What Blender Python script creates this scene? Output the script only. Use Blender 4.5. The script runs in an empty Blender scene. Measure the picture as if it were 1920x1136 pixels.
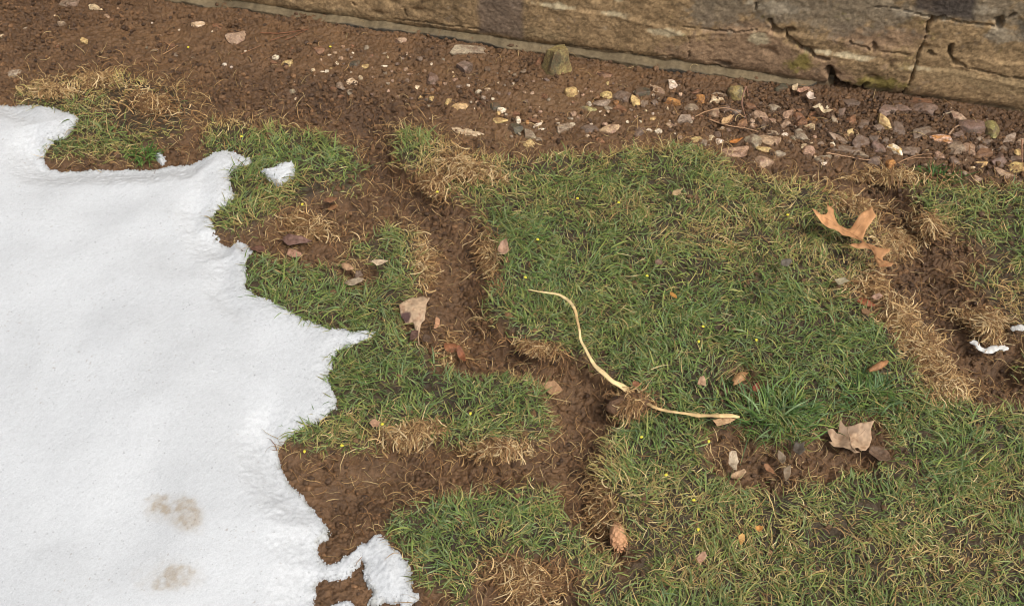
import bpy, bmesh, math, random
import numpy as np
from mathutils import Vector, geometry

rng = np.random.default_rng(11)
random.seed(5)
scene = bpy.context.scene
COL = scene.collection
R = math.radians

# ------------------------------------------------------------------ camera, sky, light
CAM_H, PITCH, HFOV = 1.25, 52.0, 49.0
cam_data = bpy.data.cameras.new('camera')
cam_data.sensor_width = 36.0
cam_data.lens = 18.0 / math.tan(R(HFOV / 2))
cam_data.clip_start, cam_data.clip_end = 0.05, 500
cam = bpy.data.objects.new('camera', cam_data)
cam.location = (0, 0, CAM_H)
cam.rotation_euler = (R(90 - PITCH), 0, 0)
COL.objects.link(cam)
scene.camera = cam

SUN_EL, SUN_AZ = 60.0, 135.0          # height of the sun, and its bearing to the right of straight ahead
world = bpy.data.worlds.new('World')
scene.world = world
world.use_nodes = True
wn, wl = world.node_tree.nodes, world.node_tree.links
wn.clear()
sky = wn.new('ShaderNodeTexSky')
sky.sky_type = 'NISHITA'
sky.sun_disc = False
sky.sun_elevation = R(SUN_EL)
sky.sun_rotation = R(SUN_AZ)
sky.dust_density = 4.0
hs = wn.new('ShaderNodeHueSaturation')
hs.inputs['Saturation'].default_value = 0.30
bg = wn.new('ShaderNodeBackground')
bg.inputs['Strength'].default_value = 0.078
wo = wn.new('ShaderNodeOutputWorld')
wl.new(sky.outputs[0], hs.inputs['Color'])
wl.new(hs.outputs[0], bg.inputs['Color'])
wl.new(bg.outputs[0], wo.inputs['Surface'])

sun_data = bpy.data.lights.new('sun', 'SUN')
sun_data.energy = 1.5
sun_data.angle = R(16)
sun_data.color = (1.0, 0.95, 0.87)
sun = bpy.data.objects.new('sun', sun_data)
d = Vector((math.sin(R(SUN_AZ)) * math.cos(R(SUN_EL)), math.cos(R(SUN_AZ)) * math.cos(R(SUN_EL)), math.sin(R(SUN_EL))))
sun.rotation_euler = d.to_track_quat('Z', 'Y').to_euler()
sun.location = (2, 3, 5)
COL.objects.link(sun)

scene.view_settings.view_transform = 'Standard'
scene.view_settings.look = 'None'
scene.view_settings.gamma = 1
scene.view_settings.exposure = 0.90
scene.cycles.filter_width = 1.0
scene.cycles.max_bounces = 6
scene.cycles.diffuse_bounces = 3
scene.cycles.transmission_bounces = 3

# ------------------------------------------------------------------ photo pixels (1920 x 1136) to places on the ground
F = 960.0 / math.tan(R(HFOV / 2))
SP, CP = math.sin(R(PITCH)), math.cos(R(PITCH))

def ray(px, py):
    x = (np.asarray(px, float) - 960) / F
    y = (568 - np.asarray(py, float)) / F
    return np.stack([x, CP + y * SP, -SP + y * CP], -1)

def at(px, py, z=0.0):
    r = ray(px, py)
    t = (z - CAM_H) / r[..., 2]
    return r * t[..., None] + np.array([0, 0, CAM_H])

def px_size(px, py):                  # metres per photo pixel at that place
    p = at(px, py)
    return float((CP * p[1] + SP * CAM_H) / F)

# ------------------------------------------------------------------ noise
def _h(ix, iy, seed):
    n = (ix.astype(np.int64) * 374761393 + iy.astype(np.int64) * 668265263 + seed * 2246822519) & 0xffffffff
    n = ((n ^ (n >> 13)) * 1274126177) & 0xffffffff
    n = ((n ^ (n >> 16)) * 2246822519) & 0xffffffff
    n = n ^ (n >> 15)
    return (n & 0xffffff) / float(0xffffff)

def vnoise(x, y, seed=0):
    ix, iy = np.floor(x), np.floor(y)
    fx, fy = x - ix, y - iy
    fx = fx * fx * fx * (fx * (fx * 6 - 15) + 10)
    fy = fy * fy * fy * (fy * (fy * 6 - 15) + 10)
    a, b = _h(ix, iy, seed), _h(ix + 1, iy, seed)
    c, e = _h(ix, iy + 1, seed), _h(ix + 1, iy + 1, seed)
    return (a * (1 - fx) + b * fx) * (1 - fy) + (c * (1 - fx) + e * fx) * fy * 1.0

def fbm(x, y, scale, octv=4, seed=0, gain=0.5):
    s, a, t = 0, 1.0, 0
    u, v = x / scale, y / scale
    for o in range(octv):
        s = s + a * (vnoise(u, v, seed + o * 17) * 2 - 1)
        t += a
        a *= gain
        u, v = u * 2.03 + 13.7, v * 2.03 - 7.3
    return s / t

def worley(x, y, scale, seed=0):      # nearest distance, second distance, a random number per cell
    u, v = x / scale, y / scale
    iu, iv = np.floor(u), np.floor(v)
    d1 = np.full(u.shape, 9.0)
    d2 = np.full(u.shape, 9.0)
    rid = np.zeros(u.shape)
    for i in (-1, 0, 1):
        for j in (-1, 0, 1):
            cx, cy = iu + i, iv + j
            dx = cx + _h(cx, cy, seed) - u
            dy = cy + _h(cx, cy, seed + 7) - v
            dd = np.sqrt(dx * dx + dy * dy)
            r = _h(cx, cy, seed + 13)
            near = dd < d1
            d2 = np.where(near, d1, np.minimum(d2, dd))
            rid = np.where(near, r, rid)
            d1 = np.where(near, dd, d1)
    return d1, d2, rid

def sstep(a, b, x):
    t = np.clip((x - a) / (b - a), 0, 1)
    return t * t * (3 - 2 * t)

# ------------------------------------------------------------------ helpers for meshes and objects
def mesh_np(name, verts, faces, cols=None, smooth=True, flatcol=False):
    me = bpy.data.meshes.new(name)
    verts = np.ascontiguousarray(verts, dtype=np.float32)
    faces = np.ascontiguousarray(faces, dtype=np.int32)
    n, k = faces.shape
    me.vertices.add(len(verts))
    me.vertices.foreach_set('co', verts.ravel())
    me.loops.add(n * k)
    me.loops.foreach_set('vertex_index', faces.ravel())
    me.polygons.add(n)
    me.polygons.foreach_set('loop_start', np.arange(0, n * k, k, dtype=np.int32))
    me.polygons.foreach_set('loop_total', np.full(n, k, dtype=np.int32))
    me.polygons.foreach_set('use_smooth', np.full(n, smooth))
    if cols is not None:
        c = np.ones((len(verts), 4), dtype=np.float32)
        c[:, :3] = cols
        a = me.color_attributes.new('tone', 'FLOAT_COLOR', 'POINT')
        a.data.foreach_set('color', c.ravel())
    me.update(calc_edges=True)
    return me

def link(name, me, mat, parent=None, loc=None):
    o = bpy.data.objects.new(name, me)
    COL.objects.link(o)
    if me is not None and mat is not None and not me.materials:
        me.materials.append(mat)
    if parent is not None:
        o.parent = parent
    if loc is not None:
        o.location = loc
    return o

def tag(o, label=None, cat=None, group=None, kind=None):
    if label: o['label'] = label
    if cat: o['category'] = cat
    if group: o['group'] = group
    if kind: o['kind'] = kind
    return o

def lin(r, g, b):
    f = lambda c: (c / 255 / 12.92) if c / 255 <= 0.04045 else ((c / 255 + 0.055) / 1.055) ** 2.4
    return np.array([f(r), f(g), f(b)])

# ------------------------------------------------------------------ materials
def new_mat(name):
    m = bpy.data.materials.new(name)
    m.use_nodes = True
    n = m.node_tree.nodes
    return m, n, m.node_tree.links, n['Principled BSDF'], n['Material Output']

def tone_mat(name, rough=0.7, spec=0.3, transl=0.0, bump=0.0, bscale=400, sss=0.0, vary=0.15, vscale=300, coat=0.0):
    m, n, l, p, out = new_mat(name)
    a = n.new('ShaderNodeAttribute'); a.attribute_name = 'tone'
    tc = n.new('ShaderNodeTexCoord')
    no = n.new('ShaderNodeTexNoise'); no.inputs['Scale'].default_value = vscale; no.inputs['Detail'].default_value = 3
    l.new(tc.outputs['Object'], no.inputs['Vector'])
    mr = n.new('ShaderNodeMapRange'); mr.inputs['To Min'].default_value = 1 - vary; mr.inputs['To Max'].default_value = 1 + vary
    mr.inputs['From Min'].default_value = 0.25; mr.inputs['From Max'].default_value = 0.75
    l.new(no.outputs['Fac'], mr.inputs['Value'])
    mu = n.new('ShaderNodeVectorMath'); mu.operation = 'SCALE'
    l.new(a.outputs['Color'], mu.inputs[0]); l.new(mr.outputs[0], mu.inputs['Scale'])
    l.new(mu.outputs[0], p.inputs['Base Color'])
    p.inputs['Roughness'].default_value = rough
    p.inputs['Specular IOR Level'].default_value = spec
    if sss:
        p.inputs['Subsurface Weight'].default_value = sss
        p.inputs['Subsurface Radius'].default_value = (1, 1, 1)
        p.inputs['Subsurface Scale'].default_value = 0.002
    if bump:
        nb = n.new('ShaderNodeTexNoise'); nb.inputs['Scale'].default_value = bscale; nb.inputs['Detail'].default_value = 5
        l.new(tc.outputs['Object'], nb.inputs['Vector'])
        b = n.new('ShaderNodeBump'); b.inputs['Strength'].default_value = 0.9; b.inputs['Distance'].default_value = bump
        l.new(nb.outputs['Fac'], b.inputs['Height']); l.new(b.outputs[0], p.inputs['Normal'])
    if transl:
        t = n.new('ShaderNodeBsdfTranslucent'); mx = n.new('ShaderNodeMixShader'); mx.inputs[0].default_value = transl
        l.new(mu.outputs[0], t.inputs['Color']); l.new(p.outputs[0], mx.inputs[1]); l.new(t.outputs[0], mx.inputs[2])
        l.new(mx.outputs[0], out.inputs['Surface'])
    return m

M_SOIL = tone_mat('wet_soil', rough=0.5, spec=0.42, bump=0.0022, bscale=620, vary=0.30, vscale=420)
M_WALL = tone_mat('old_render', rough=0.9, spec=0.2, bump=0.0012, bscale=420, vary=0.25, vscale=180)
M_GRASS = tone_mat('grass_blade', rough=0.5, spec=0.22, transl=0.2, vary=0.12, vscale=500)
M_STRAW = tone_mat('dead_grass', rough=0.7, spec=0.25, transl=0.15, vary=0.18, vscale=500)
M_SNOW = tone_mat('old_snow', rough=0.6, spec=0.3, bump=0.0003, bscale=900, sss=0.2, vary=0.10, vscale=620)
M_LEAF = tone_mat('dry_leaf', rough=0.6, spec=0.3, transl=0.1, bump=0.0004, bscale=300, vary=0.16, vscale=130)
M_WOOD = tone_mat('dry_stalk', rough=0.55, spec=0.35, bump=0.0002, bscale=500, vary=0.14, vscale=220)

def stone_mat():
    m, n, l, p, out = new_mat('stone')
    oi = n.new('ShaderNodeObjectInfo')
    a2 = n.new('ShaderNodeAttribute'); a2.attribute_type = 'OBJECT'; a2.attribute_name = 'second_tone'
    tc = n.new('ShaderNodeTexCoord')
    geo = n.new('ShaderNodeNewGeometry')
    sc = n.new('ShaderNodeVectorMath'); sc.operation = 'ADD'
    rv = n.new('ShaderNodeVectorMath'); rv.operation = 'SCALE'; rv.inputs[0].default_value = (37, 19, 53)
    l.new(oi.outputs['Random'], rv.inputs['Scale'])
    l.new(tc.outputs['Object'], sc.inputs[0]); l.new(rv.outputs[0], sc.inputs[1])
    n1 = n.new('ShaderNodeTexNoise'); n1.inputs['Scale'].default_value = 1.3; n1.inputs['Detail'].default_value = 5
    l.new(sc.outputs[0], n1.inputs['Vector'])
    r1 = n.new('ShaderNodeMapRange'); r1.inputs['From Min'].default_value = 0.46; r1.inputs['From Max'].default_value = 0.62
    l.new(n1.outputs['Fac'], r1.inputs['Value'])
    mx = n.new('ShaderNodeMix'); mx.data_type = 'RGBA'
    l.new(r1.outputs[0], mx.inputs['Factor']); l.new(oi.outputs['Color'], mx.inputs['A']); l.new(a2.outputs['Color'], mx.inputs['B'])
    n2 = n.new('ShaderNodeTexNoise'); n2.inputs['Scale'].default_value = 330; n2.inputs['Detail'].default_value = 4
    l.new(geo.outputs['Position'], n2.inputs['Vector'])
    r2 = n.new('ShaderNodeMapRange'); r2.inputs['From Min'].default_value = 0.3; r2.inputs['From Max'].default_value = 0.7
    r2.inputs['To Min'].default_value = 0.55; r2.inputs['To Max'].default_value = 1.3
    l.new(n2.outputs['Fac'], r2.inputs['Value'])
    mu = n.new('ShaderNodeVectorMath'); mu.operation = 'SCALE'
    l.new(mx.outputs['Result'], mu.inputs[0]); l.new(r2.outputs[0], mu.inputs['Scale'])
    # smears of dried mud
    n3 = n.new('ShaderNodeTexNoise'); n3.inputs['Scale'].default_value = 110; n3.inputs['Detail'].default_value = 5
    l.new(geo.outputs['Position'], n3.inputs['Vector'])
    r3 = n.new('ShaderNodeMapRange'); r3.inputs['From Min'].default_value = 0.46; r3.inputs['From Max'].default_value = 0.66
    r3.inputs['To Max'].default_value = 0.6
    l.new(n3.outputs['Fac'], r3.inputs['Value'])
    m2 = n.new('ShaderNodeMix'); m2.data_type = 'RGBA'; m2.inputs['B'].default_value = (0.13, 0.07, 0.038, 1)
    l.new(r3.outputs[0], m2.inputs['Factor']); l.new(mu.outputs[0], m2.inputs['A'])
    l.new(m2.outputs['Result'], p.inputs['Base Color'])
    p.inputs['Roughness'].default_value = 0.62
    p.inputs['Specular IOR Level'].default_value = 0.35
    b = n.new('ShaderNodeBump'); b.inputs['Strength'].default_value = 0.7; b.inputs['Distance'].default_value = 0.0008
    l.new(n2.outputs['Fac'], b.inputs['Height']); l.new(b.outputs[0], p.inputs['Normal'])
    return m
M_STONE = stone_mat()

# ------------------------------------------------------------------ outlines read off the photograph, laid on the ground
SNOW = [(-3200,150),(-400,170),(0,183),(40,187),(75,195),(105,203),(140,213),(147,222),(135,240),(118,255),(100,262),(88,275),(78,285),(85,302),(110,306),(140,307),(170,303),(210,305),(250,303),(290,303),(310,297),(345,297),(380,287),(410,280),(428,278),(450,288),(475,297),(465,305),(440,312),(428,325),(432,345),(438,365),(430,380),(410,390),(398,400),(400,420),(412,445),(425,450),(440,442),(460,447),(472,462),(468,480),(458,495),(462,515),(460,535),(475,550),(500,560),(530,575),(560,590),(590,605),(620,615),(660,618),(712,617),(690,632),(660,645),(638,650),(628,665),(620,690),(610,705),(620,725),(632,745),(628,765),(610,780),(580,795),(555,803),(535,815),(520,835),(522,860),(532,885),(545,900),(565,915),(580,935),(600,955),(610,975),(613,993),(599,999),(591,1011),(597,1025),(602,1040),(611,1044),(625,1040),(644,1030),(659,1019),(672,1008),(689,998),(699,986),(709,988),(724,997),(732,1008),(749,1022),(760,1036),(768,1050),(771,1068),(772,1084),(775,1096),(785,1102),(783,1112),(771,1121),(761,1135),(750,1135),(746,1119),(727,1118),(715,1115),(708,1124),(695,1122),(684,1122),(688,1112),(698,1099),(688,1088),(681,1074),(679,1061),(679,1047),(678,1034),(674,1030),(671,1034),(671,1044),(662,1054),(647,1067),(626,1076),(614,1075),(599,1075),(592,1082),(584,1110),(588,1260),(560,2200),(-3200,2200)]
TURF = [
 [(35,165),(60,160),(120,140),(240,138),(330,160),(372,190),(360,235),(330,262),(260,285),(240,300),(85,300),(60,240)],
 [(385,222),(470,232),(540,230),(600,240),(630,262),(672,285),(687,330),(668,365),(620,370),(560,385),(520,410),(470,440),(380,440),(380,280)],
 [(690,432),(740,415),(790,430),(802,480),(790,520),(800,545),(760,560),(755,600),(780,640),(815,655),(830,690),(900,702),(985,698),(1025,735),(1040,790),(1010,828),(950,850),(860,835),(760,812),(700,830),(660,850),(560,845),(510,835),(500,650),(420,560),(440,470),(560,490),(635,505),(655,470)],
 [(715,990),(760,950),(830,930),(920,918),(1000,898),(1040,915),(1070,960),(1090,1000),(1120,1035),(1150,1050),(1200,1136),(1230,1700),(860,1700),(840,1115),(790,1085),(765,1040)],
 [(725,238),(790,232),(830,262),(900,290),(960,300),(1040,290),(1120,292),(1200,275),(1290,275),(1350,290),(1400,322),(1480,332),(1560,355),(1615,375),(1650,430),(1655,500),(1620,550),(1650,600),(1690,640),(1730,690),(1770,730),(1830,765),(1920,770),(2040,765),(2250,690),(3400,690),(3400,1700),(1100,1700),(1150,1100),(1180,1040),(1150,960),(1120,880),(1130,830),(1150,795),(1190,770),(1150,720),(1110,690),(1060,670),(1000,652),(940,620),(900,575),(910,540),(930,490),(905,440),(885,390),(830,360),(770,330),(740,290)],
 [(1700,352),(1780,342),(1920,348),(3400,348),(3400,770),(1920,715),(1900,600),(1860,575),(1805,525),(1850,480),(1790,440),(1725,412)],
]
HOLES = [
 [(1335,812),(1390,800),(1410,825),(1500,835),(1560,800),(1650,785),(1672,850),(1610,880),(1560,897),(1450,915),(1370,905),(1342,870)],
 [(625,500),(660,488),(695,505),(680,535),(645,530)],
 [(905,1075),(960,1040),(1040,1050),(1085,1090),(1095,1160),(880,1160)],
 [(1380,690),(1430,700),(1440,740),(1395,740)],
]
TRENCH = [
 ([(690,240),(700,300),(730,360),(790,400),(840,460),(850,520),(860,580),(890,630),(950,665),(1030,695),(1080,740),(1085,800),(1065,860),(1085,930),(1110,985)], 0.036, 0.022),
 ([(1070,865),(980,872),(880,870),(780,875),(690,900),(630,950)], 0.032, 0.017),
 ([(760,375),(690,390),(610,400),(540,440)], 0.032, 0.012),
 ([(1640,365),(1700,430),(1735,500),(1755,590),(1810,670),(1910,710)], 0.036, 0.024),
]

GX0, GX1, GY0, GY1, GS = -2.7, 2.4, 0.05, 2.4, 0.004
gxs, gys = np.arange(GX0, GX1, GS), np.arange(GY0, GY1, GS)
GXX, GYY = np.meshgrid(gxs, gys)

def look(mp, x, y):
    u = np.clip((x - GX0) / GS, 0, len(gxs) - 1.001)
    v = np.clip((y - GY0) / GS, 0, len(gys) - 1.001)
    i, j = u.astype(int), v.astype(int)
    fu, fv = u - i, v - j
    return (mp[j, i] * (1 - fu) + mp[j, i + 1] * fu) * (1 - fv) + (mp[j + 1, i] * (1 - fu) + mp[j + 1, i + 1] * fu) * fv

def seg_dist(pts, closed, X, Y):
    dm = np.full(X.shape, 99.0)
    ins = np.zeros(X.shape, bool)
    n = len(pts)
    for k in range(n if closed else n - 1):
        (ax, ay), (bx, by) = pts[k][:2], pts[(k + 1) % n][:2]
        ex, ey = bx - ax, by - ay
        t = np.clip(((X - ax) * ex + (Y - ay) * ey) / (ex * ex + ey * ey + 1e-12), 0, 1)
        dm = np.minimum(dm, np.hypot(X - ax - t * ex, Y - ay - t * ey))
        if closed and ay != by:
            ins ^= ((ay > Y) != (by > Y)) & (X < ex * (Y - ay) / ey + ax)
    return np.where(ins, dm, -dm) if closed else dm

def poly_ground(pl, z=0.0):
    a = np.array(pl, float)
    return at(a[:, 0], a[:, 1], z)

D_SNOW = seg_dist(poly_ground(SNOW, 0.02), True, GXX, GYY)
D_TURF = np.full(GXX.shape, -99.0)
for pl in TURF:
    D_TURF = np.maximum(D_TURF, seg_dist(poly_ground(pl, 0.012), True, GXX, GYY))
for pl in HOLES:
    D_TURF = np.minimum(D_TURF, -seg_dist(poly_ground(pl, 0.012), True, GXX, GYY))
TR = np.zeros(GXX.shape)
for pl, w, dep in TRENCH:
    dd = seg_dist(poly_ground(pl), False, GXX, GYY)
    TR = np.maximum(TR, dep * np.exp(-(dd / w) ** 2))

# soft patches (photo px, py, radius x, radius y, amount) turned into ground maps
def patches(lst):
    s = np.zeros(GXX.shape)
    for px, py, rx, ry, a in lst:
        c = at(px, py)
        ax = rx * px_size(px, py)
        ay = abs(at(px, py - ry)[1] - at(px, py + ry)[1]) / 2
        s = s + a * np.exp(-((GXX - c[0]) / ax) ** 2 - ((GYY - c[1]) / ay) ** 2)
    return s
DRY = patches([(120,180,120,30,.7),(240,170,120,40,.8),(290,240,90,50,.5),(430,245,70,30,.4),(520,250,90,20,.4),(610,250,50,25,.4),(760,250,40,20,.2),(870,310,90,45,.75),(800,330,40,40,.5),(930,360,50,40,.3),
 (1110,330,80,40,.2),(1060,400,70,25,.35),(1200,300,200,25,.3),(1380,330,60,40,.4),(1560,360,120,30,.6),(1480,400,120,40,.4),(1290,440,60,30,.4),(1370,450,70,45,.55),(1200,400,60,30,.35),(1560,500,80,60,.55),
 (1640,460,40,90,.7),(1620,560,60,30,.6),(1700,620,50,40,.7),(1750,690,60,40,.7),(1810,740,70,40,.6),(1870,610,70,40,.7),(1780,440,60,40,.4),(1830,560,80,40,.5),(1900,560,40,80,.5),(1820,400,100,40,.2),
 (800,500,30,60,.5),(780,470,40,40,.3),(590,380,120,30,.4),(560,340,60,20,.25),(500,430,60,20,.5),(760,820,120,20,.6),(960,840,80,20,.5),(1000,920,60,25,.4),(1130,870,30,80,.45),(1160,970,40,70,.45),
 (1300,1010,140,70,.28),(1450,980,150,60,.3),(1650,1010,200,60,.3),(1850,950,100,120,.35),(1400,1100,300,50,.25),(1750,1090,200,60,.4),(1100,1080,120,50,.3),(930,1010,60,40,.25),(1250,930,60,60,.25),(1080,480,50,30,.1),(1150,560,90,30,.12),
 (1000,470,90,60,-.25),(1350,600,160,70,-.15),(1600,650,90,50,-.2),(760,720,140,60,-.3),(560,540,80,40,-.2),(800,1010,80,70,-.2),(1450,780,110,60,-.3),(1750,860,110,80,-.2),(640,310,40,40,-.2),(1200,840,50,50,-.2),(1900,400,60,60,-.1)])
LUSH = patches([(640,320,60,50,.5),(1290,470,120,30,.4),(430,390,40,40,.5),(1530,420,100,60,.5),(1600,760,100,50,.5),(1340,300,60,20,.6),(180,225,60,40,.4),(1440,350,60,20,.6),(1900,380,90,50,.2),(1850,330,60,20,.4)])
THIN = patches([(260,225,130,60,.85),(330,200,60,50,.6),(120,160,90,22,.5),(500,225,120,18,.4),(1650,355,80,20,.5),(1640,470,40,60,.7),(1690,600,50,50,.7),(1640,560,50,20,.6),(960,320,40,30,.4),(1880,600,60,50,.6),(1840,500,60,30,.5),(590,370,60,16,.5)])
CLAY = patches([(1050,195,130,40,.9),(720,130,120,50,.7),(1130,140,100,20,.6),(950,260,60,25,.6),(1230,285,120,18,.7),(850,510,40,40,.8),(1060,720,60,30,.6),(600,70,120,30,.5),(260,60,160,40,.35),(690,890,80,30,.6),(1000,880,80,20,.6),(330,120,150,40,.3),(900,120,100,30,.4)])
DARKSOIL = patches([(650,215,110,30,.9),(700,300,50,70,.7),(60,20,120,60,.5),(1740,580,40,60,.7),(400,180,150,40,.4),(560,180,80,25,.4),(620,960,60,40,.4),(1870,720,60,30,.3),(230,290,110,20,.5),(1450,205,150,40,.7),(1700,240,200,50,.8),(1880,290,80,60,.7),(1000,110,60,20,.4),(600,170,160,30,.6)])

def turf_d(x, y):
    return look(D_TURF, x, y) + 0.010 * fbm(x, y, 0.05, 3, 3) + 0.006 * fbm(x, y, 0.014, 2, 5)
def snow_d(x, y):
    return look(D_SNOW, x, y) + 0.0022 * fbm(x, y, 0.018, 3, 31) + 0.0026 * fbm(x, y, 0.0055, 3, 37)

def ground_height(x, y, fine=True):
    dt = turf_d(x, y)
    tf = sstep(-0.012, 0.014, dt)
    near = sstep(0.1, 0.25, y) * sstep(2.4, 2.2, y) * sstep(-2.6, -2.4, x) * sstep(2.3, 2.1, x)
    z = 0.014 * tf + 0.0035 * np.exp(-((dt + 0.006) / 0.008) ** 2) * np.clip(0.5 + 1.2 * fbm(x, y, 0.02, 2, 91), 0, 1) + 0.006 * fbm(x, y, 0.22, 3, 11) - look(TR, x, y) * (1 - 0.85 * tf) * near
    z = z + 0.003 * fbm(x, y, 0.05, 3, 12)
    if not fine:
        return z
    cl = np.clip(look(CLAY, x, y) + 0.25 * fbm(x, y, 0.08, 3, 21), 0, 1)
    rough = (1 - 0.75 * cl) * (1 - 0.4 * tf)
    wx, wy = x + 0.003 * fbm(x, y, 0.012, 2, 41), y + 0.003 * fbm(x, y, 0.012, 2, 43)
    d1, d2, r1 = worley(wx, wy, 0.0065, 51)
    c1 = (0.55 - d1) * (0.4 + r1)
    e1, e2, r2 = worley(wx, wy, 0.015, 61)
    c2 = np.minimum(e2 - e1, 0.25) * (0.2 + r2)
    vx, vy = x + 0.006 * fbm(x, y, 0.007, 2, 45), y + 0.006 * fbm(x, y, 0.007, 2, 47)
    p1, p2, r3 = worley(vx, vy * 1.4, 0.0085, 71)
    pit = np.where(r3 > 0.45, np.exp(-(p1 / (0.12 + 0.3 * r3)) ** 2) * sstep(-0.25, 0.35, fbm(x, y, 0.045, 3, 73)), 0)
    z = z + rough * (0.0030 * c1 + 0.0040 * c2 - 0.0062 * pit - 0.0035 * np.exp(-((e2 - e1) / 0.09) ** 2) * (r2 > 0.35) - 0.0022 * np.exp(-((d2 - d1) / 0.12) ** 2) * (r1 > 0.4) + 0.0026 * fbm(x, y, 0.006, 2, 81)) - 0.004 * pit * cl
    return z

def gz(px, py):                       # ground height under a photo pixel, and the point
    p = at(px, py, 0.0)
    z = float(ground_height(np.array([p[0]]), np.array([p[1]]), False)[0])
    p = at(px, py, z)
    return p, z

# ------------------------------------------------------------------ the ground, one sheet out to the horizon
def axis(a, b, s, lo, hi):
    f = np.arange(a, b + s / 2, s)
    out, k, step, x = [], 0, s, b
    while x < hi:
        step *= 1.25; x += step; out.append(x)
    neg, step, x = [], s, a
    while x > lo:
        step *= 1.25; x -= step; neg.append(x)
    return np.concatenate([np.array(neg[::-1]), f, np.array(out)])
ax_x, ax_y = axis(-1.05, 1.1, 0.0017, -60, 60), axis(0.34, 1.78, 0.0017, -60, 60)
XX, YY = np.meshgrid(ax_x, ax_y)
xf, yf = XX.ravel(), YY.ravel()
zf = ground_height(xf, yf) + np.random.default_rng(4).normal(0, 0.00032, len(xf))
cl = np.clip(look(CLAY, xf, yf) + 0.25 * fbm(xf, yf, 0.08, 3, 21), 0, 1)[:, None]
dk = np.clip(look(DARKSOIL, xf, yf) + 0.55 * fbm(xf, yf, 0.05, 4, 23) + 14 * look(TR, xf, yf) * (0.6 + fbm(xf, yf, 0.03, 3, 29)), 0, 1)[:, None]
tf = sstep(-0.004, 0.02, turf_d(xf, yf))[:, None]
nz = fbm(xf, yf, 0.03, 4, 25)[:, None]
nz2 = fbm(xf, yf, 0.006, 2, 27)[:, None]
base = np.array([0.120, 0.063, 0.028]) * (1 + 0.35 * nz + 0.35 * nz2)
base = base * (1 - cl) + np.array([0.155, 0.086, 0.039]) * (1 + 0.15 * nz + 0.1 * nz2) * cl
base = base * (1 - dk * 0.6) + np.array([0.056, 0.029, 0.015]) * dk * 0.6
thatch = np.array([0.050, 0.033, 0.016]) * (1 + 0.4 * nz + 0.3 * nz2)
base = base * (1 - tf) + thatch * tf
far = sstep(1.6, 3.5, np.hypot(xf, yf - 1.0))[:, None]
base = base * (1 - far) + np.array([0.075, 0.085, 0.032]) * (1 + 0.5 * nz + 0.3 * nz2) * far
ny, nx = XX.shape
ii = np.arange(ny * nx).reshape(ny, nx)
quads = np.stack([ii[:-1, :-1], ii[:-1, 1:], ii[1:, 1:], ii[1:, :-1]], -1).reshape(-1, 4)
g = link('ground', mesh_np('ground', np.stack([xf, yf, zf], -1), quads, np.clip(base, 0.004, 1)), M_SOIL)
tag(g, 'bare brown soil and trodden earth under the lawn edge', 'ground', kind='structure')
del XX, YY, xf, yf, zf, cl, dk, tf, nz, nz2, base, thatch, far, quads, ii

# ------------------------------------------------------------------ the old wall
WA, WB = at(330, -4), at(1920, 212)
WU = (WB - WA) / np.linalg.norm(WB - WA)
WN = np.array([WU[1], -WU[0], 0.0])          # towards the camera
if WN[1] > 0: WN = -WN
def wall_sh(px, py):
    r = ray(px, py)
    o = np.array([0, 0, CAM_H])
    t = ((WA - o) @ WN) / (r @ WN)
    p = o + r * t[..., None]
    return np.stack([(p - WA) @ WU, p[..., 2]], -1)
def wall_line(pl):
    a = np.array(pl, float)
    return wall_sh(a[:, 0], a[:, 1])

CRACKS = [  # polyline in photo pixels, half width m, depth m
 ([(1445,40),(1450,52),(1466,62),(1500,85),(1530,104),(1548,110)], .0036, .016),
 ([(1480,60),(1466,64),(1452,58)], .006, .014),
 ([(1762,37),(1748,41),(1741,50),(1735,70),(1722,100),(1712,135),(1700,165),(1680,190)], .0018, .014),
 ([(1766,37),(1750,41),(1741,48)], .0045, .016),
 ([(1556,132),(1559,150),(1572,164),(1597,172),(1622,179),(1652,189),(1684,193)], .0085, .030),
 ([(1626,156),(1614,171)], .003, .012),
 ([(1640,15),(1700,22),(1760,38),(1830,46),(1870,52)], .0016, .008),
 ([(1874,52),(1876,38)], .005, .014), ([(1876,50),(1900,30)], .0025, .01),
 ([(1784,92),(1783,108),(1790,120)], .0042, .013),
 ([(1790,120),(1830,130),(1880,142),(1920,149),(2000,162)], .0016, .008),
 ([(1280,52),(1330,57),(1380,62),(1420,56)], .0011, .005),
 ([(1344,118),(1362,122)], .0055, .012),
 ([(1068,87),(1120,95),(1175,100),(1225,110),(1262,104)], .0010, .005),
 ([(740,36),(830,48),(900,56)], .0012, .005),
 ([(755,15),(762,28)], .002, .006), ([(660,4),(664,10)], .003, .008),
 ([(1418,10),(1416,22)], .002, .007),
 ([(1592,80),(1640,95),(1700,103)], .0012, .006), ([(1636,84),(1642,92)], .003, .008),
 ([(1740,100),(1752,104)], .003, .007), ([(1292,70),(1290,110)], .0009, .004),
]
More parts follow.
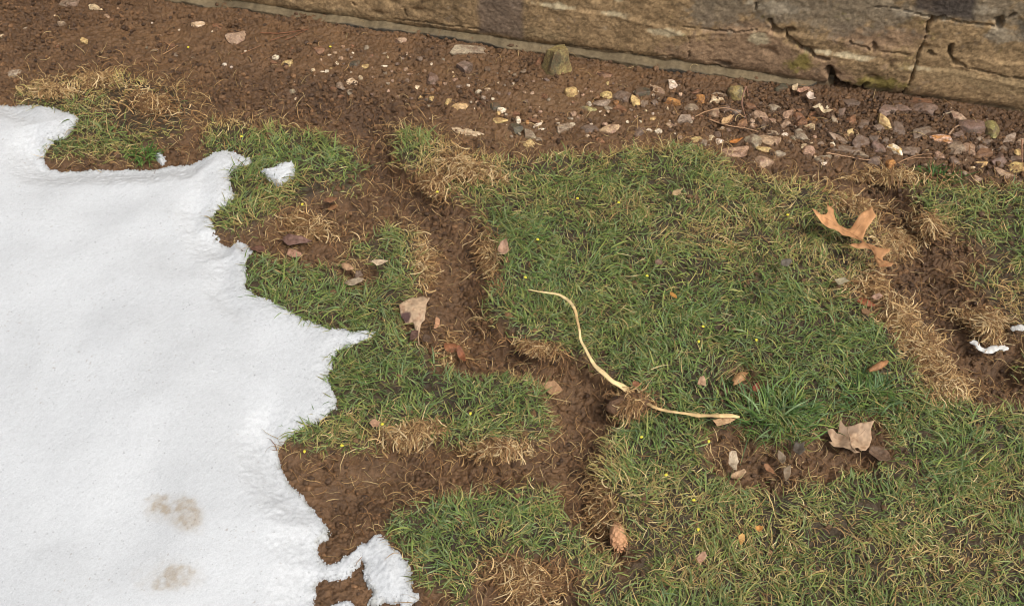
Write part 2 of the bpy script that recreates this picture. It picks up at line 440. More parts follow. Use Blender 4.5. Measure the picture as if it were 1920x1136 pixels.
def wall_field(s, h):
    z = 0.0022 * fbm(s, h * 1.4, 0.11, 3, 101) + 0.0012 * fbm(s, h, 0.016, 4, 103) + 0.0010 * fbm(s, h, 0.0045, 2, 107)
    # courses: bands that step a little in and out along wavy horizontal joints
    for pl, step in ((UPPER_L, -0.0022), (LOWER_L, 0.0022)):
        hl = np.interp(s, pl[:, 0], pl[:, 1]) + 0.004 * fbm(s, h, 0.05, 3, 111)
        on = sstep(pl[0, 0] - 0.05, pl[0, 0], s)
        z = z + on * step * (sstep(-0.004, 0.004, h - hl) if step < 0 else sstep(0.004, -0.004, h - hl))
        z = z + on * 0.0010 * np.exp(-((h - hl) / 0.004) ** 2)
    chip = worley(s + 0.01 * fbm(s, h, 0.03, 2, 121), h * 1.4, 0.055, 123)
    z = z - np.where(chip[2] > 0.8, 0.006 * np.exp(-(chip[0] / 0.16) ** 2), 0)
    crk = np.zeros(s.shape)
    for pl, w, dep in CRACKS:
        q = wall_line(pl)
        m = (s > q[:, 0].min() - 0.04) & (s < q[:, 0].max() + 0.04) & (h > q[:, 1].min() - 0.04) & (h < q[:, 1].max() + 0.04)
        if not m.any(): continue
        ss, hh = s[m] + 0.0035 * fbm(s[m], h[m], 0.014, 4, 131), h[m] + 0.0035 * fbm(s[m], h[m], 0.014, 4, 133)
        dd = seg_dist(q, False, ss, hh)
        wv = w * (0.22 + 1.0 * vnoise(s[m] / 0.013, h[m] / 0.013, 137) + 0.35 * (vnoise(s[m] / 0.004, h[m] / 0.004, 139) - .5))
        c = np.zeros(s.shape); c[m] = 1.3 * dep * np.exp(-(dd / np.maximum(wv, 0.0006)) ** 4)
        crk = np.maximum(crk, c)
    return z - crk
UPPER_L = wall_line([(991,6),(1088,22),(1162,33),(1229,50),(1285,66),(1340,62),(1420,57)])
LOWER_L = wall_line([(1500,90),(1534,98),(1614,111),(1711,127),(1782,134),(1916,158),(2000,170)])

def wall_tone(s, h):
    n1 = fbm(s, h * 1.15, 0.10, 5, 141)[:, None]; n2 = fbm(s, h, 0.02, 4, 143)[:, None]; n3 = (fbm(s, h, 0.0035, 2, 145) + 0.5 * np.random.default_rng(9).normal(0, 0.5, len(s)))[:, None]
    c = np.array([0.300, 0.200, 0.104]) * (1 + 0.30 * n1 + 0.40 * n2 + 0.36 * n3)
    def mix(col, m):
        nonlocal c
        m = np.clip(m, 0, 1)
        if m.ndim == 1: m = m[:, None]
        c = c * (1 - m) + np.array(col) * (1 + 0.2 * n2 + 0.2 * n3) * m
    def blob(px, py, rx, ry):
        q = wall_sh(np.array([px, px + rx, px]), np.array([py, py, py - ry]))
        return np.exp(-((s - q[0, 0]) / (abs(q[1, 0] - q[0, 0]))) ** 2 - ((h - q[0, 1]) / (abs(q[2, 1] - q[0, 1]))) ** 2)
    def ragged(b, lo=0.25, hi=0.75, sd=150):
        return sstep(lo, hi, b + 0.42 * fbm(s, h, 0.03, 4, sd) + 0.42 * fbm(s, h, 0.008, 3, sd + 1))
    mix((0.29, 0.185, 0.115), 0.7 * ragged(blob(1400, 70, 90, 40) + blob(1500, 130, 120, 30) + blob(1650, 70, 90, 30) + blob(1330, 110, 120, 25)))
    mix((0.21, 0.17, 0.12), 0.75 * ragged(blob(1500, 20, 120, 40) + blob(1850, 20, 90, 40) + blob(1650, 20, 80, 40) + blob(1340, 20, 60, 40)))
    mix((0.34, 0.28, 0.20), 0.8 * ragged(blob(1450, 15, 60, 12) + blob(1730, 30, 60, 10) + blob(1890, 70, 60, 14) + blob(1840, 20, 40, 12), 0.3, 0.8, 152))
    mix((0.50, 0.41, 0.26), 0.85 * ragged(blob(1150, 28, 26, 8) + blob(1050, 14, 55, 6) + blob(1240, 60, 50, 8) + blob(1160, 3, 16, 5) + blob(1420, 75, 24, 12) + blob(1580, 102, 70, 7) + blob(1720, 128, 40, 6), 0.4, 0.85, 154))
    mix((0.30, 0.215, 0.115), 0.5 * ragged(blob(1780, 140, 110, 12) + blob(1900, 165, 60, 14) + blob(1000, 62, 60, 10) + blob(620, 25, 120, 14), 0.25, 0.8, 156))
    mix((0.19, 0.155, 0.035), 0.8 * ragged(blob(1500, 115, 34, 20) + blob(1600, 182, 70, 8) + blob(1650, 160, 50, 18), 0.3, 0.8, 158))
    def block(pl):
        q = wall_line(pl)
        return sstep(-0.006, 0.006, seg_dist(q, True, s + 0.003 * fbm(s, h, 0.02, 2, 161), h + 0.003 * fbm(s, h, 0.02, 2, 163)))
    mix((0.135, 0.10, 0.082), 0.7 * block([(893, -30), (978, -30), (982, 78), (930, 62), (898, 66)]))
    mix((0.070, 0.055, 0.048), 0.9 * block([(1712, -40), (1832, -40), (1826, 40), (1770, 34), (1716, 20)]))
    mix((0.085, 0.075, 0.06), 0.8 * block([(1905, 40), (1960, 40), (1960, 75), (1910, 70)]))
    # dark stain at the wall foot, with the undercut's shadow painted in
    mix((0.11, 0.085, 0.052), 0.7 * ragged(np.exp(-(h / 0.014) ** 2), 0.25, 0.9, 165))
    return np.clip(c, 0.004, 1)

s_ax = axis(-0.55, 2.0, 0.0022, -4, 5)
h_front = np.arange(-0.05, 0.36, 0.0022)
TOPH, THICK = 0.42, 0.28
h_all = np.concatenate([h_front, np.linspace(0.37, TOPH, 12)])
prof = [(hh, 0.0) for hh in h_all] + [(TOPH + 0.004, -0.01)] + [(TOPH + 0.006, -dd) for dd in np.linspace(0.03, THICK - 0.01, 8)] + [(TOPH, -THICK), (-0.05, -THICK)]
prof = np.array(prof)
SS, KK = np.meshgrid(s_ax, np.arange(len(prof)))
HH, DD = prof[KK, 0], prof[KK, 1]
sf, hf, df = SS.ravel(), HH.ravel(), DD.ravel()
disp = wall_field(sf, hf - df * 0.7)
disp = np.where(df < -THICK + 0.001, -0.5 * disp, disp) * np.where((df < -0.02) & (df > -THICK + .02), 0.0, 1.0)
vz = hf + np.where((df < -0.005) & (df > -THICK + .005), 0.6 * wall_field(sf, hf - df), 0)
foot_in = -0.006 * np.exp(-(np.clip(hf, 0, 1) / 0.012) ** 2)
P = WA + sf[:, None] * WU + (disp + df + foot_in)[:, None] * WN
P[:, 2] = vz
ny, nx = SS.shape
ii = np.arange(ny * nx).reshape(ny, nx)
q = np.stack([ii[:-1, :-1], ii[:-1, 1:], ii[1:, 1:], ii[1:, :-1]], -1).reshape(-1, 4)
wall = link('wall', mesh_np('wall', P, q, wall_tone(sf, hf)), M_WALL)
tag(wall, 'old cracked olive brown stone and render wall along the top of the picture', 'wall')
# low footing ledge along its foot
FOOT_T = wall_line([(250,-10),(330,-8),(420,8),(520,22),(620,34),(700,46),(760,52),(830,62),(900,76),(1000,97),(1080,108),(1180,124),(1280,138),(1400,152),(1500,166),(1560,176)])
fs = np.arange(FOOT_T[0, 0] - 1.2, FOOT_T[-1, 0], 0.002)
k = np.linspace(0, 1, 26)
FS, FK = np.meshgrid(fs, k)
fsf, fkf = FS.ravel(), FK.ravel()
top = np.clip(np.interp(fsf, FOOT_T[:, 0], FOOT_T[:, 1]), 0.004, 0.06) + 0.004 * fbm(fsf, fsf * 0 + 3, 0.03, 3, 171)
prot = 0.013 + 0.006 * fbm(fsf, fsf * 0 + 9, 0.06, 3, 173)
end = sstep(FOOT_T[-1, 0], FOOT_T[-1, 0] - 0.05, fsf)
hh = np.where(fkf < 0.6, -0.03 + (top + 0.03) * fkf / 0.6, top + 0.003 * (fkf - 0.6) / 0.4)
dd = np.where(fkf < 0.6, prot - 0.004 * (1 - fkf / 0.6), prot - (prot + 0.02) * (fkf - 0.6) / 0.4)
dd = (dd + 0.02) * end - 0.02
dd = dd + 0.0025 * fbm(fsf, hh, 0.02, 3, 175) + 0.0012 * fbm(fsf, hh, 0.006, 2, 177)
PF = WA + fsf[:, None] * WU + dd[:, None] * WN
PF[:, 2] = hh
cn = fbm(fsf, hh, 0.03, 4, 179)[:, None]; cn2 = fbm(fsf, hh, 0.008, 2, 181)[:, None]
ct = np.array([0.155, 0.118, 0.070]) * (1 + 0.35 * cn + 0.25 * cn2)
lit_edge = (sstep(-0.2, 0.3, fbm(fsf, hh, 0.05, 3, 183)) * 0.75 * sstep(0.55, 0.75, fkf + 0.28 * fbm(fsf, hh, 0.02, 4, 187)))[:, None]  # light caught by the top edge, painted in and broken up by noise
ct = ct * (1 - lit_edge * 0.8) + np.array([0.20, 0.15, 0.085]) * lit_edge * 0.6 * (1 + 0.5 * cn2)
stain_shade = (sstep(-0.25, 0.2, fbm(fsf, hh, 0.09, 3, 185)) * sstep(0.66, 0.5, fkf))[:, None]  # grey stain plus the shade on the face below the edge, put into colour
ct = ct * (1 - stain_shade * 0.8) + np.array([0.062, 0.06, 0.055]) * stain_shade * 0.8
ny, nx = FS.shape
ii = np.arange(ny * nx).reshape(ny, nx)
q = np.stack([ii[:-1, :-1], ii[:-1, 1:], ii[1:, 1:], ii[1:, :-1]], -1).reshape(-1, 4)
link('footing', mesh_np('footing', PF, q, np.clip(ct, 0.004, 1)), M_WALL, wall)
del SS, KK, HH, DD, sf, hf, df, disp, P, q, ii, PF, FS, FK

# ------------------------------------------------------------------ snow
def ico(sub):
    bm = bmesh.new()
    bmesh.ops.create_icosphere(bm, subdivisions=sub, radius=1)
    v = np.array([p.co[:] for p in bm.verts]); f = np.array([[p.index for p in q.verts] for q in bm.faces])
    bm.free()
    return v, f
I1, I2, I3, I4 = ico(1), ico(2), ico(3), ico(4)
def snow_mesh(name, dfun, x0, x1, y0, y1, st, rim, rise, depth, crumb, tone=None):
    xs_, ys_ = np.arange(x0, x1, st), np.arange(y0, y1, st)
    if x0 < -1.2:                     # the part of the sheet beyond the picture is coarser
        xs_ = np.concatenate([np.arange(-2.6, x0, 0.012), xs_]); ys_ = np.concatenate([np.arange(0.12, y0, 0.012), ys_])
    X, Y = np.meshgrid(xs_, ys_)
    x, y = X.ravel(), Y.ravel()
    dd = dfun(x, y)
    keep = dd > -st * 1.2
    zg = 0.013 * sstep(-0.012, 0.014, np.maximum(turf_d(x, y), dd - 0.008)) + 0.006 * fbm(x, y, 0.22, 3, 11)
    kb = sstep(0.010, 0.060, dd)
    zs = 0.014 * sstep(-0.022, 0.026, look(D_TURF, x, y)) + 0.006 * fbm(x, y, 0.22, 3, 11) - 0.5 * look(TR, x, y) * (look(D_TURF, x, y) < 0.0)
    zg = zs * (1 - kb) + zg * kb
    e = np.clip(dd / rim, 0, 1)
    prof = np.sqrt(np.clip(1 - (1 - e) ** 2, 0, 1))
    body = rise * prof + depth * (1 - np.exp(-np.clip(dd, 0, 9) / 0.055))
    w1 = worley(x, y, 0.0052, 201); w2 = worley(x, y, 0.0105, 203)
    edge = 1 - sstep(0.0, 0.035, dd)
    gr = (0.5 - w1[0]) * (0.0003 + 0.0012 * edge) + (0.5 - w2[0]) * 0.0008 * edge + np.random.default_rng(3).normal(0, 0.00018, len(x)) + 0.0003 * fbm(x, y, 0.010, 3, 210)
    soft = (0.006 * fbm(x, y, 0.16, 2, 205) + 0.0030 * fbm(x, y, 0.075, 2, 206)) * sstep(0, 0.08, dd) + 0.0008 * fbm(x, y, 0.022, 3, 207) * edge
    z = zg + np.where(dd > 0, body + (gr * crumb + soft) * sstep(0, 0.004, dd), -0.01)
    c = np.array([0.515, 0.527, 0.540]) * np.ones((len(x), 1))
    if tone is not None:
        c = tone(x, y, dd, c)
    ny, nx = X.shape
    ii = np.arange(ny * nx).reshape(ny, nx)
    q = np.stack([ii[:-1, :-1], ii[:-1, 1:], ii[1:, 1:], ii[1:, :-1]], -1).reshape(-1, 4)
    q = q[keep[q].all(1)]
    # loose ice grains, thickest along the melting rim
    rg = np.random.default_rng(77)
    dens = (rg.random(len(x)) < (0.012 * (dd > 0.001) + 0.26 * np.exp(-((dd - 0.002) / 0.005) ** 2)))
    gi = np.where(dens)[0]
    gv, gf = I1
    gr_ = rg.uniform(0.0005, 0.0010, len(gi)) * (1 + 0.7 * np.exp(-np.clip(dd[gi], 0, 1) / 0.006))
    gp = np.stack([x[gi], y[gi], z[gi] + gr_ * rg.uniform(-.2, .55, len(gi))], -1)
    gp[:, :2] += rg.normal(0, 0.0008, (len(gi), 2))
    GV = gv[None] * rg.uniform(.7, 1.25, (len(gi), len(gv), 1)) * gr_[:, None, None] + gp[:, None]
    GF = (gf[None] + (np.arange(len(gi)) * len(gv))[:, None, None]).reshape(-1, 3)
    GC = np.repeat((c[gi] * rg.uniform(.74, 1.12, (len(gi), 1)))[:, None], len(gv), 1).reshape(-1, 3)
    used = np.unique(q)
    remap = np.full(len(x), -1); remap[used] = np.arange(len(used))
    q3 = np.concatenate([remap[q][:, [0, 1, 2]], remap[q][:, [0, 2, 3]], GF + len(used)])
    return mesh_np(name, np.concatenate([np.stack([x, y, z], -1)[used], GV.reshape(-1, 3)]), q3, np.concatenate([c[used], GC]))

SZ = lambda pts: [(240 + u / 4.735, 880 + v / 4.735) for u, v in pts]
STAINS = [(SZ([(185,280),(225,262),(275,268),(330,300),(390,325),(372,372),(300,372),(235,352),(185,352)]), 0.75, 0.0045, 211),
          (SZ([(452,250),(500,240),(560,250),(606,290),(625,368),(585,372),(530,350),(470,318),(450,312),(445,350),(410,362),(400,320),(430,290)]), 0.66, 0.0045, 213),
          (SZ([(150,240),(200,205),(275,190),(340,215),(345,262),(280,262),(190,280)]), 0.45, 0.006, 217),
          (SZ([(120,300),(200,230),(400,220),(600,240),(660,400),(650,540),(500,560),(330,440),(180,400)]), 0.40, 0.016, 221),
          (SZ([(400,380),(520,345),(620,380),(640,480),(600,535),(500,545),(430,450)]), 0.5, 0.010, 219),
          (SZ([(190,1060),(205,1020),(250,950),(380,840),(540,832),(600,890),(560,960),(480,1015),(400,1040),(300,1072)]), 0.62, 0.007, 215),
          (SZ([(60,900),(240,820),(400,760),(640,840),(680,960),(520,1060),(200,1090),(60,1040)]), 0.16, 0.02, 225)]
def snow_tone(x, y, dd, c):
    for pl, a, soft, sd in STAINS:
        w = poly_ground(pl, 0.035)
        m0 = (x > w[:, 0].min() - .04) & (x < w[:, 0].max() + .04) & (y > w[:, 1].min() - .04) & (y < w[:, 1].max() + .04)
        xx, yy = x[m0], y[m0]
        sd_ = seg_dist(w, True, xx, yy) + 0.0042 * fbm(xx, yy, 0.010, 4, sd) + 0.0012 * fbm(xx, yy, 0.003, 2, sd + 1)
        m = np.zeros(len(x)); m[m0] = a * sstep(-0.5 * soft, 0.5 * soft, sd_) * np.clip(0.75 + 0.9 * fbm(xx, yy, 0.006, 3, sd + 2), 0.15, 1.1)
        m = np.clip(m, 0, 1)[:, None]
        c = c * (1 - m) + np.array([0.34, 0.28, 0.205]) * m
    grey = (sstep(0.1, 0.6, fbm(x, y, 0.14, 3, 227)) * 0.07)[:, None]
    c = c * (1 - grey)
    xj, yj = x + 0.0022 * fbm(x, y, 0.0035, 2, 233), y + 0.0022 * fbm(x, y, 0.0035, 2, 235)
    w = worley(xj, yj, 0.010, 221)
    dirty = sstep(-0.3, 0.5, fbm(x, y, 0.07, 3, 229))
    w2_ = worley(x, y, 0.0055, 231)
    sp = np.where((w[2] > 0.78) & (w[0] < 0.03 + 0.09 * dirty * w[2] ** 3), 0.42 * dirty + 0.1, np.where((w2_[2] > 0.75) & (w2_[0] < 0.16), 0.16 * dirty, 0))[:, None]      # specks of grit frozen in
    c = c * (1 - sp) + np.array([0.25, 0.2, 0.16]) * sp
    rimd = np.clip(sstep(0.010, 0.0, dd) * (0.35 + 0.9 * fbm(x, y, 0.02, 2, 223) + 0.8 * fbm(x, y, 0.004, 2, 224)), 0, 0.8)[:, None]
    c = c * (1 - 0.24 * np.clip(fbm(x, y, 0.0030, 2, 237) + 0.1, 0, 1) * (0.35 + 0.65 * sstep(0.05, 0.0, dd)))[:, None]
    return c * (1 - rimd) + np.array([0.36, 0.36, 0.34]) * rimd
s0 = link('snow_patch', snow_mesh('snow_patch', snow_d, -1.25, -0.05, 0.40, 1.55, 0.0014, 0.006, 0.0046, 0.014, 0.6, snow_tone), M_SNOW)
tag(s0, 'large sheet of melting white snow covering the left of the lawn', 'snow')
def small_snow(pl, label, rise):
    w = poly_ground(pl, 0.015)
    f = lambda x, y: seg_dist(w, True, x, y) + 0.003 * fbm(x, y, 0.01, 3, 231)
    o = link('snow_patch', snow_mesh('snow_patch', f, w[:, 0].min() - .02, w[:, 0].max() + .02, w[:, 1].min() - .02, w[:, 1].max() + .02, 0.0014, 0.010, rise, 0.004, 1.4), M_SNOW)
    tag(o, label, 'snow')
small_snow([(487,325),(505,322),(520,315),(535,308),(553,312),(552,330),(540,345),(525,352),(508,343)], 'small icy snow remnant on green grass by the large snow sheet', 0.014)
small_snow([(286,282),(300,280),(309,290),(300,297),(290,294)], 'tiny crumb of snow on a green tuft above the snow sheet', 0.012)
small_snow([(610,1128),(630,1120),(648,1116),(662,1126),(672,1150),(612,1160)], 'translucent slushy lump of snow on mud at the bottom edge', 0.010)

# ------------------------------------------------------------------ grass
def ribbons(P, W, side, cols):
    """P (n,k,3) spines, W (n,k) half widths, side (n,k,3) unit vectors, cols (n,k,3)"""
    n, k = P.shape[:2]
    V = np.empty((n, k, 2, 3), np.float32)
    V[:, :, 0] = P - side * W[..., None]
    V[:, :, 1] = P + side * W[..., None]
    C = np.repeat(cols[:, :, None, :], 2, 2)
    b = (np.arange(n) * k * 2)[:, None]
    a = np.arange(k - 1)[None] * 2
    q = np.stack([b + a, b + a + 1, b + a + 3, b + a + 2], -1).reshape(-1, 4)
    return V.reshape(-1, 3), q, C.reshape(-1, 3)

def blades(x, y, z, L, w, el0, el1, az, curl, k, dry, colour, centre=False):
    n = len(x)
    t = np.linspace(0, 1, k)[None]
    el = el0[:, None] + (el1 - el0)[:, None] * t
    a = az[:, None] + curl[:, None] * t + 0.25 * np.cumsum(rng.normal(0, 1, (n, k)), 1) * (dry[:, None] * 0.8 + 0.1)
    st = L[:, None] / (k - 1)
    dx, dy, dz = np.cos(el) * np.cos(a) * st, np.cos(el) * np.sin(a) * st, np.sin(el) * st
    z3 = np.zeros((n, 1))
    P = np.stack([x[:, None] + np.concatenate([z3, np.cumsum(dx[:, :-1], 1)], 1), y[:, None] + np.concatenate([z3, np.cumsum(dy[:, :-1], 1)], 1), z[:, None] + np.concatenate([z3, np.cumsum(dz[:, :-1], 1)], 1)], -1)
    if centre:
        P[:, :, :2] -= (P[:, k // 2, :2] - P[:, 0, :2])[:, None]
        P[:, :, 2] = np.maximum(P[:, :, 2], ground_height(P[:, :, 0], P[:, :, 1], False) + 0.0012)
    tilt = rng.normal(0, 0.5, n)[:, None]
    side = np.stack([-np.sin(a) * np.cos(tilt), np.cos(a) * np.cos(tilt), np.sin(tilt) * np.ones_like(a)], -1)
    W = w[:, None] * (0.75 + 0.25 * np.minimum(1, t * 4)) * np.clip(1.05 - t ** 2.2, 0.08, 1)
    return ribbons(P, W, side, colour)

GREENS = np.array([[0.056, 0.106, 0.026], [0.095, 0.170, 0.040], [0.150, 0.240, 0.058], [0.250, 0.300, 0.072], [0.125, 0.195, 0.088], [0.200, 0.280, 0.125]])
STRAWS = np.array([[0.60, 0.44, 0.20], [0.48, 0.33, 0.14], [0.34, 0.20, 0.085], [0.68, 0.54, 0.29], [0.44, 0.38, 0.13]])
def turf_layer(n, seed, flat):
    x, y = rng.uniform(-1.35, 2.2, n), rng.uniform(0.22, 1.85, n)
    dt = turf_d(x, y)
    ds = snow_d(x, y)
    dense = sstep(-0.006, 0.012, dt) * np.clip(1 - look(THIN, x, y), 0.1, 1) * np.clip(0.62 + 0.75 * fbm(x, y, 0.028, 3, 301), 0.16, 1)
    dry = np.clip(0.02 + look(DRY, x, y) + 0.55 * np.exp(-np.clip(dt, 0, 1) / 0.012) + 0.26 * fbm(x, y, 0.045, 3, 303) + (0.18 if flat else 0), 0.02, 0.97)
    keep = (rng.random(n) < dense) & (ds < 0.004)
    bare = np.clip(look(DRY, x, y), 0, 1)
    x, y, dt, dry = x[keep], y[keep], dt[keep], dry[keep]
    n = len(x)
    isdry = rng.random(n) < dry
    lush = np.clip(look(LUSH, x, y), 0, 1)
    z = ground_height(x, y, False) - 0.002
    L = rng.uniform(0.009, 0.022, n) * np.where(rng.random(n) < 0.10, 1.5, 1) * (0.8 + 0.3 * sstep(0, 0.03, dt)) * (0.85 + 0.5 * vnoise(x / 0.05, y / 0.05, 305))
    w = rng.uniform(0.00045, 0.00105, n) * np.where(isdry, 0.72, 1.0)
    el0 = R(1) * rng.uniform(10, 65, n); el1 = R(1) * rng.uniform(-45, 25, n)
    if flat:
        el0 = R(1) * rng.uniform(0, 40, n); el1 = R(1) * rng.uniform(-30, 10, n)
        z = z + rng.uniform(0.001, 0.006, n)
    else:
        el0 = np.where(isdry, el0 * 0.75, el0)
    comb = 6.0 * fbm(x, y, 0.07, 2, 307)
    az = np.where(rng.random(n) < 0.45, comb + rng.normal(0, 0.5, n), rng.uniform(0, 6.283, n))
    curl = rng.normal(0, 0.45, n) * np.where(isdry, 1.8, 1)
    k = 5
    gi = np.where(rng.random(n) < lush * 0.8, rng.choice([2, 3, 5], n), rng.choice([0, 0, 0, 1, 1, 2, 2, 4, 4, 5, 3], n))
    c = GREENS[gi]
    # drier neighbourhoods lean to yellow green
    yel = (np.clip(dry, 0, 1) * 0.55)[:, None]
    c = c * (1 - yel) + np.array([0.26, 0.265, 0.075]) * yel
    cs = STRAWS[rng.choice([0, 1, 1, 2, 2, 3, 4, 4], n)] * 0.92
    mixo = (rng.random(n) * 0.6 * (1 - np.clip(bare[keep], 0, 1)))[:, None]
    cs = cs * (1 - mixo) + np.array([0.30, 0.28, 0.095]) * mixo
    c = np.where(isdry[:, None], cs, c) * rng.uniform(0.75, 1.25, (n, 1))
    t = np.linspace(0, 1, k)[None, :, None]
    tipdry = (rng.random(n) < 0.35)[:, None, None] & (~isdry)[:, None, None]
    cols = c[:, None, :] * (1 + 0 * t)
    cols = np.where(tipdry, cols * (1 - t ** 3) + np.array([0.42, 0.31, 0.13]) * t ** 3, cols)
    pale = np.where((~isdry)[:, None, None], (1 - t) ** 2 * 0.5, 0)
    cols = cols * (1 - pale) + np.array([0.26, 0.25, 0.10]) * pale
    return blades(x, y, z, L, w, el0, el1, az, curl, k, isdry.astype(float) * 0.6, cols), isdry

(V1, Q1, C1), _d = turf_layer(620000, 1, False)
o = link('grass', mesh_np('grass', V1, Q1, C1), M_GRASS)
tag(o, 'short mixed green and yellowing winter lawn grass between the burrow tracks', 'grass', kind='stuff')
(V2, Q2, C2), _d = turf_layer(230000, 2, True)
o = link('thatch', mesh_np('thatch', V2, Q2, C2), M_STRAW)
tag(o, 'flattened dead straw coloured grass lying among the green blades', 'grass', kind='stuff')
del V1, Q1, C1, V2, Q2, C2

# dead stems and root hairs strewn over the bare edges
def strays(n):
    x, y = rng.uniform(-1.2, 1.4, n), rng.uniform(0.35, 1.75, n)
    dt, ds = turf_d(x, y), snow_d(x, y)
    p = np.exp(-np.clip(-dt, 0, 9) / 0.020) * (dt < 0.006) * (0.35 + 1.0 * sstep(-0.2, 0.5, fbm(x, y, 0.05, 3, 321))) + 0.022 + np.clip(look(DRY, x, y), 0, 1) * 0.20 * (dt < 0.004) + np.clip(look(THIN, x, y), 0, 1) * 0.30 + 0.10 * (look(TR, x, y) > 0.006) * sstep(0.0, 0.5, fbm(x, y, 0.04, 3, 323))
    keep = (rng.random(n) < p) & (ds < 0.002)
    x, y = x[keep], y[keep]
    n = len(x)
    k = 7
    z = ground_height(x, y, True) + rng.uniform(0.0, 0.004, n)
    L = rng.uniform(0.010, 0.034, n)
    w = rng.uniform(0.00025, 0.0006, n)
    cs = np.array([[0.38, 0.24, 0.105], [0.26, 0.145, 0.062], [0.18, 0.092, 0.040], [0.48, 0.35, 0.17]])[rng.integers(0, 4, n)] * rng.uniform(0.75, 1.2, (n, 1))
    return blades(x, y, z, L, w, R(1) * rng.uniform(0, 60, n), R(1) * rng.uniform(-60, 5, n), rng.uniform(0, 6.283, n), rng.normal(0, 1.3, n), k, np.ones(n) * 0.9, np.repeat(cs[:, None], k, 1))
V, Q, C = strays(150000)
o = link('root_hair', mesh_np('root_hair', V, Q, C), M_STRAW)
tag(o, 'dead grass stems and root hairs fraying out over the bare soil edges', 'dead grass', kind='stuff')

# ------------------------------------------------------------------ crumbs of soil and fine grit
def scatter_lumps(n, prob, rlo, rhi, tones, zoff):
    x, y = rng.uniform(-1.15, 1.25, n), rng.uniform(0.38, 1.8, n)
    keep = rng.random(n) < prob(x, y)
    x, y = x[keep], y[keep]; n = len(x)
    z = ground_height(x, y, True)
    r = rlo * (rhi / rlo) ** (rng.random(n) ** 2.2)
    v, f = I1
    V = v[None] * rng.uniform(0.65, 1.25, (n, len(v), 1)) * rng.uniform(0.7, 1.2, (n, 1, 3)) * r[:, None, None]
    V = V + np.stack([x, y, z + r * zoff], -1)[:, None]
    Fc = f[None] + (np.arange(n) * len(v))[:, None, None]
    c = np.array(tones)[rng.integers(0, len(tones), n)] * rng.uniform(0.65, 1.3, (n, 1))
    return V.reshape(-1, 3), Fc.reshape(-1, 3), np.repeat(c[:, None], len(v), 1).reshape(-1, 3)
def wall_side(x, y):
    return ((x - WA[0]) * WN[0] + (y - WA[1]) * WN[1])
def p_crumb(x, y):
    return np.where(turf_d(x, y) < 0.002, 1.0, 0.18 + np.clip(look(THIN, x, y), 0, 1) * 0.5) * (snow_d(x, y) < -0.004) * (wall_side(x, y) > 0.005) * np.clip(0.35 + look(DARKSOIL, x, y) * 0.8 - look(CLAY, x, y) * 0.4 + 0.7 * fbm(x, y, 0.04, 3, 331), 0.05, 1)
V, Q, C = scatter_lumps(260000, p_crumb, 0.0007, 0.0052, [(0.12, 0.064, 0.029), (0.075, 0.040, 0.020), (0.17, 0.090, 0.041)], 0.25)
o = link('soil_crumbs', mesh_np('soil_crumbs', V, Q, C, smooth=False), M_SOIL)
tag(o, 'loose crumbs of dark soil strewn over the bare earth', 'soil', kind='stuff')
GRIT = patches([(900,180,260,60,.6),(1150,210,200,60,1.),(1450,230,200,60,1.),(1750,250,200,60,1.),(650,120,160,50,.5),(500,120,120,40,.4)])
def p_grit(x, y):
    return (turf_d(x, y) < 0.0) * (wall_side(x, y) > 0.008) * (snow_d(x, y) < -0.01) * np.clip(look(GRIT, x, y), 0.03, 1)
V, Q, C = scatter_lumps(5200, p_grit, 0.0007, 0.0021, [(0.50, 0.39, 0.27), (0.38, 0.28, 0.20), (0.27, 0.19, 0.14), (0.58, 0.48, 0.36), (0.32, 0.22, 0.12)], 0.4)
o = link('grit', mesh_np('grit', V, Q, C, smooth=False), M_SOIL)
tag(o, 'fine pale grit sprinkled in the soil strip beneath the wall', 'grit', kind='stuff')
#==STONES==
# ------------------------------------------------------------------ stones
TONE = {'purple': (lin(122, 102, 88), lin(100, 83, 70), 'purplish brown'), 'pink': (lin(170, 142, 116), lin(140, 110, 90), 'pinkish tan'),
        'grey': (lin(150, 133, 112), lin(124, 106, 88), 'grey tan'), 'cream': (lin(206, 182, 148), lin(174, 146, 112), 'cream'),
        'white': (lin(222, 206, 182), lin(188, 166, 140), 'whitish'), 'yellow': (lin(196, 168, 116), lin(166, 134, 88), 'ochre yellow'),
        'orange': (lin(172, 124, 74), lin(140, 98, 62), 'orange brown'), 'olive': (lin(150, 136, 88), lin(118, 106, 80), 'olive'),
        'dark': (lin(86, 80, 64), lin(70, 62, 50), 'dark greenish grey'), 'brown': (lin(132, 96, 70), lin(108, 76, 54), 'muddy brown')}

def stone_mesh(seed, ico_, planes, round_):
    r = np.random.default_rng(seed)
    v, f = ico_
    v = v.copy()
    for _ in range(planes):
        n = r.normal(0, 1, 3); n[2] = abs(n[2]) * (0.35 if _ % 3 else 1.2); n /= np.linalg.norm(n)
        dd = r.uniform(0.40, 0.80) if not round_ else r.uniform(0.74, 0.95)
        over = np.clip(v @ n - dd, 0, None)
        v = v - over[:, None] * n * 0.98
    top = np.clip(v[:, 2] - 0.62, 0, None); v[:, 2] -= top * (0.8 if not round_ else 0.3)
    ph = r.uniform(0, 6, 6)
    w = 0.05 * np.sin(v[:, 0] * 4 + ph[0]) * np.sin(v[:, 1] * 5 + ph[1]) + 0.03 * np.sin(v[:, 2] * 9 + ph[2]) * np.sin(v[:, 0] * 8 + ph[3])
    v = v * (1 + w)[:, None]
    v = v / np.abs(v).max(0)
    me = mesh_np('stone', v, f)
    me.set_sharp_from_angle(angle=R(24))
    me.materials.append(M_STONE)
    return me
ROCKS = [stone_mesh(900 + i, I4, 9, False) for i in range(14)]
ROUNDS = [stone_mesh(940 + i, I3, 9, True) for i in range(5)]
SMALL = [stone_mesh(960 + i, I3, 8, i % 4 == 0) for i in range(8)]

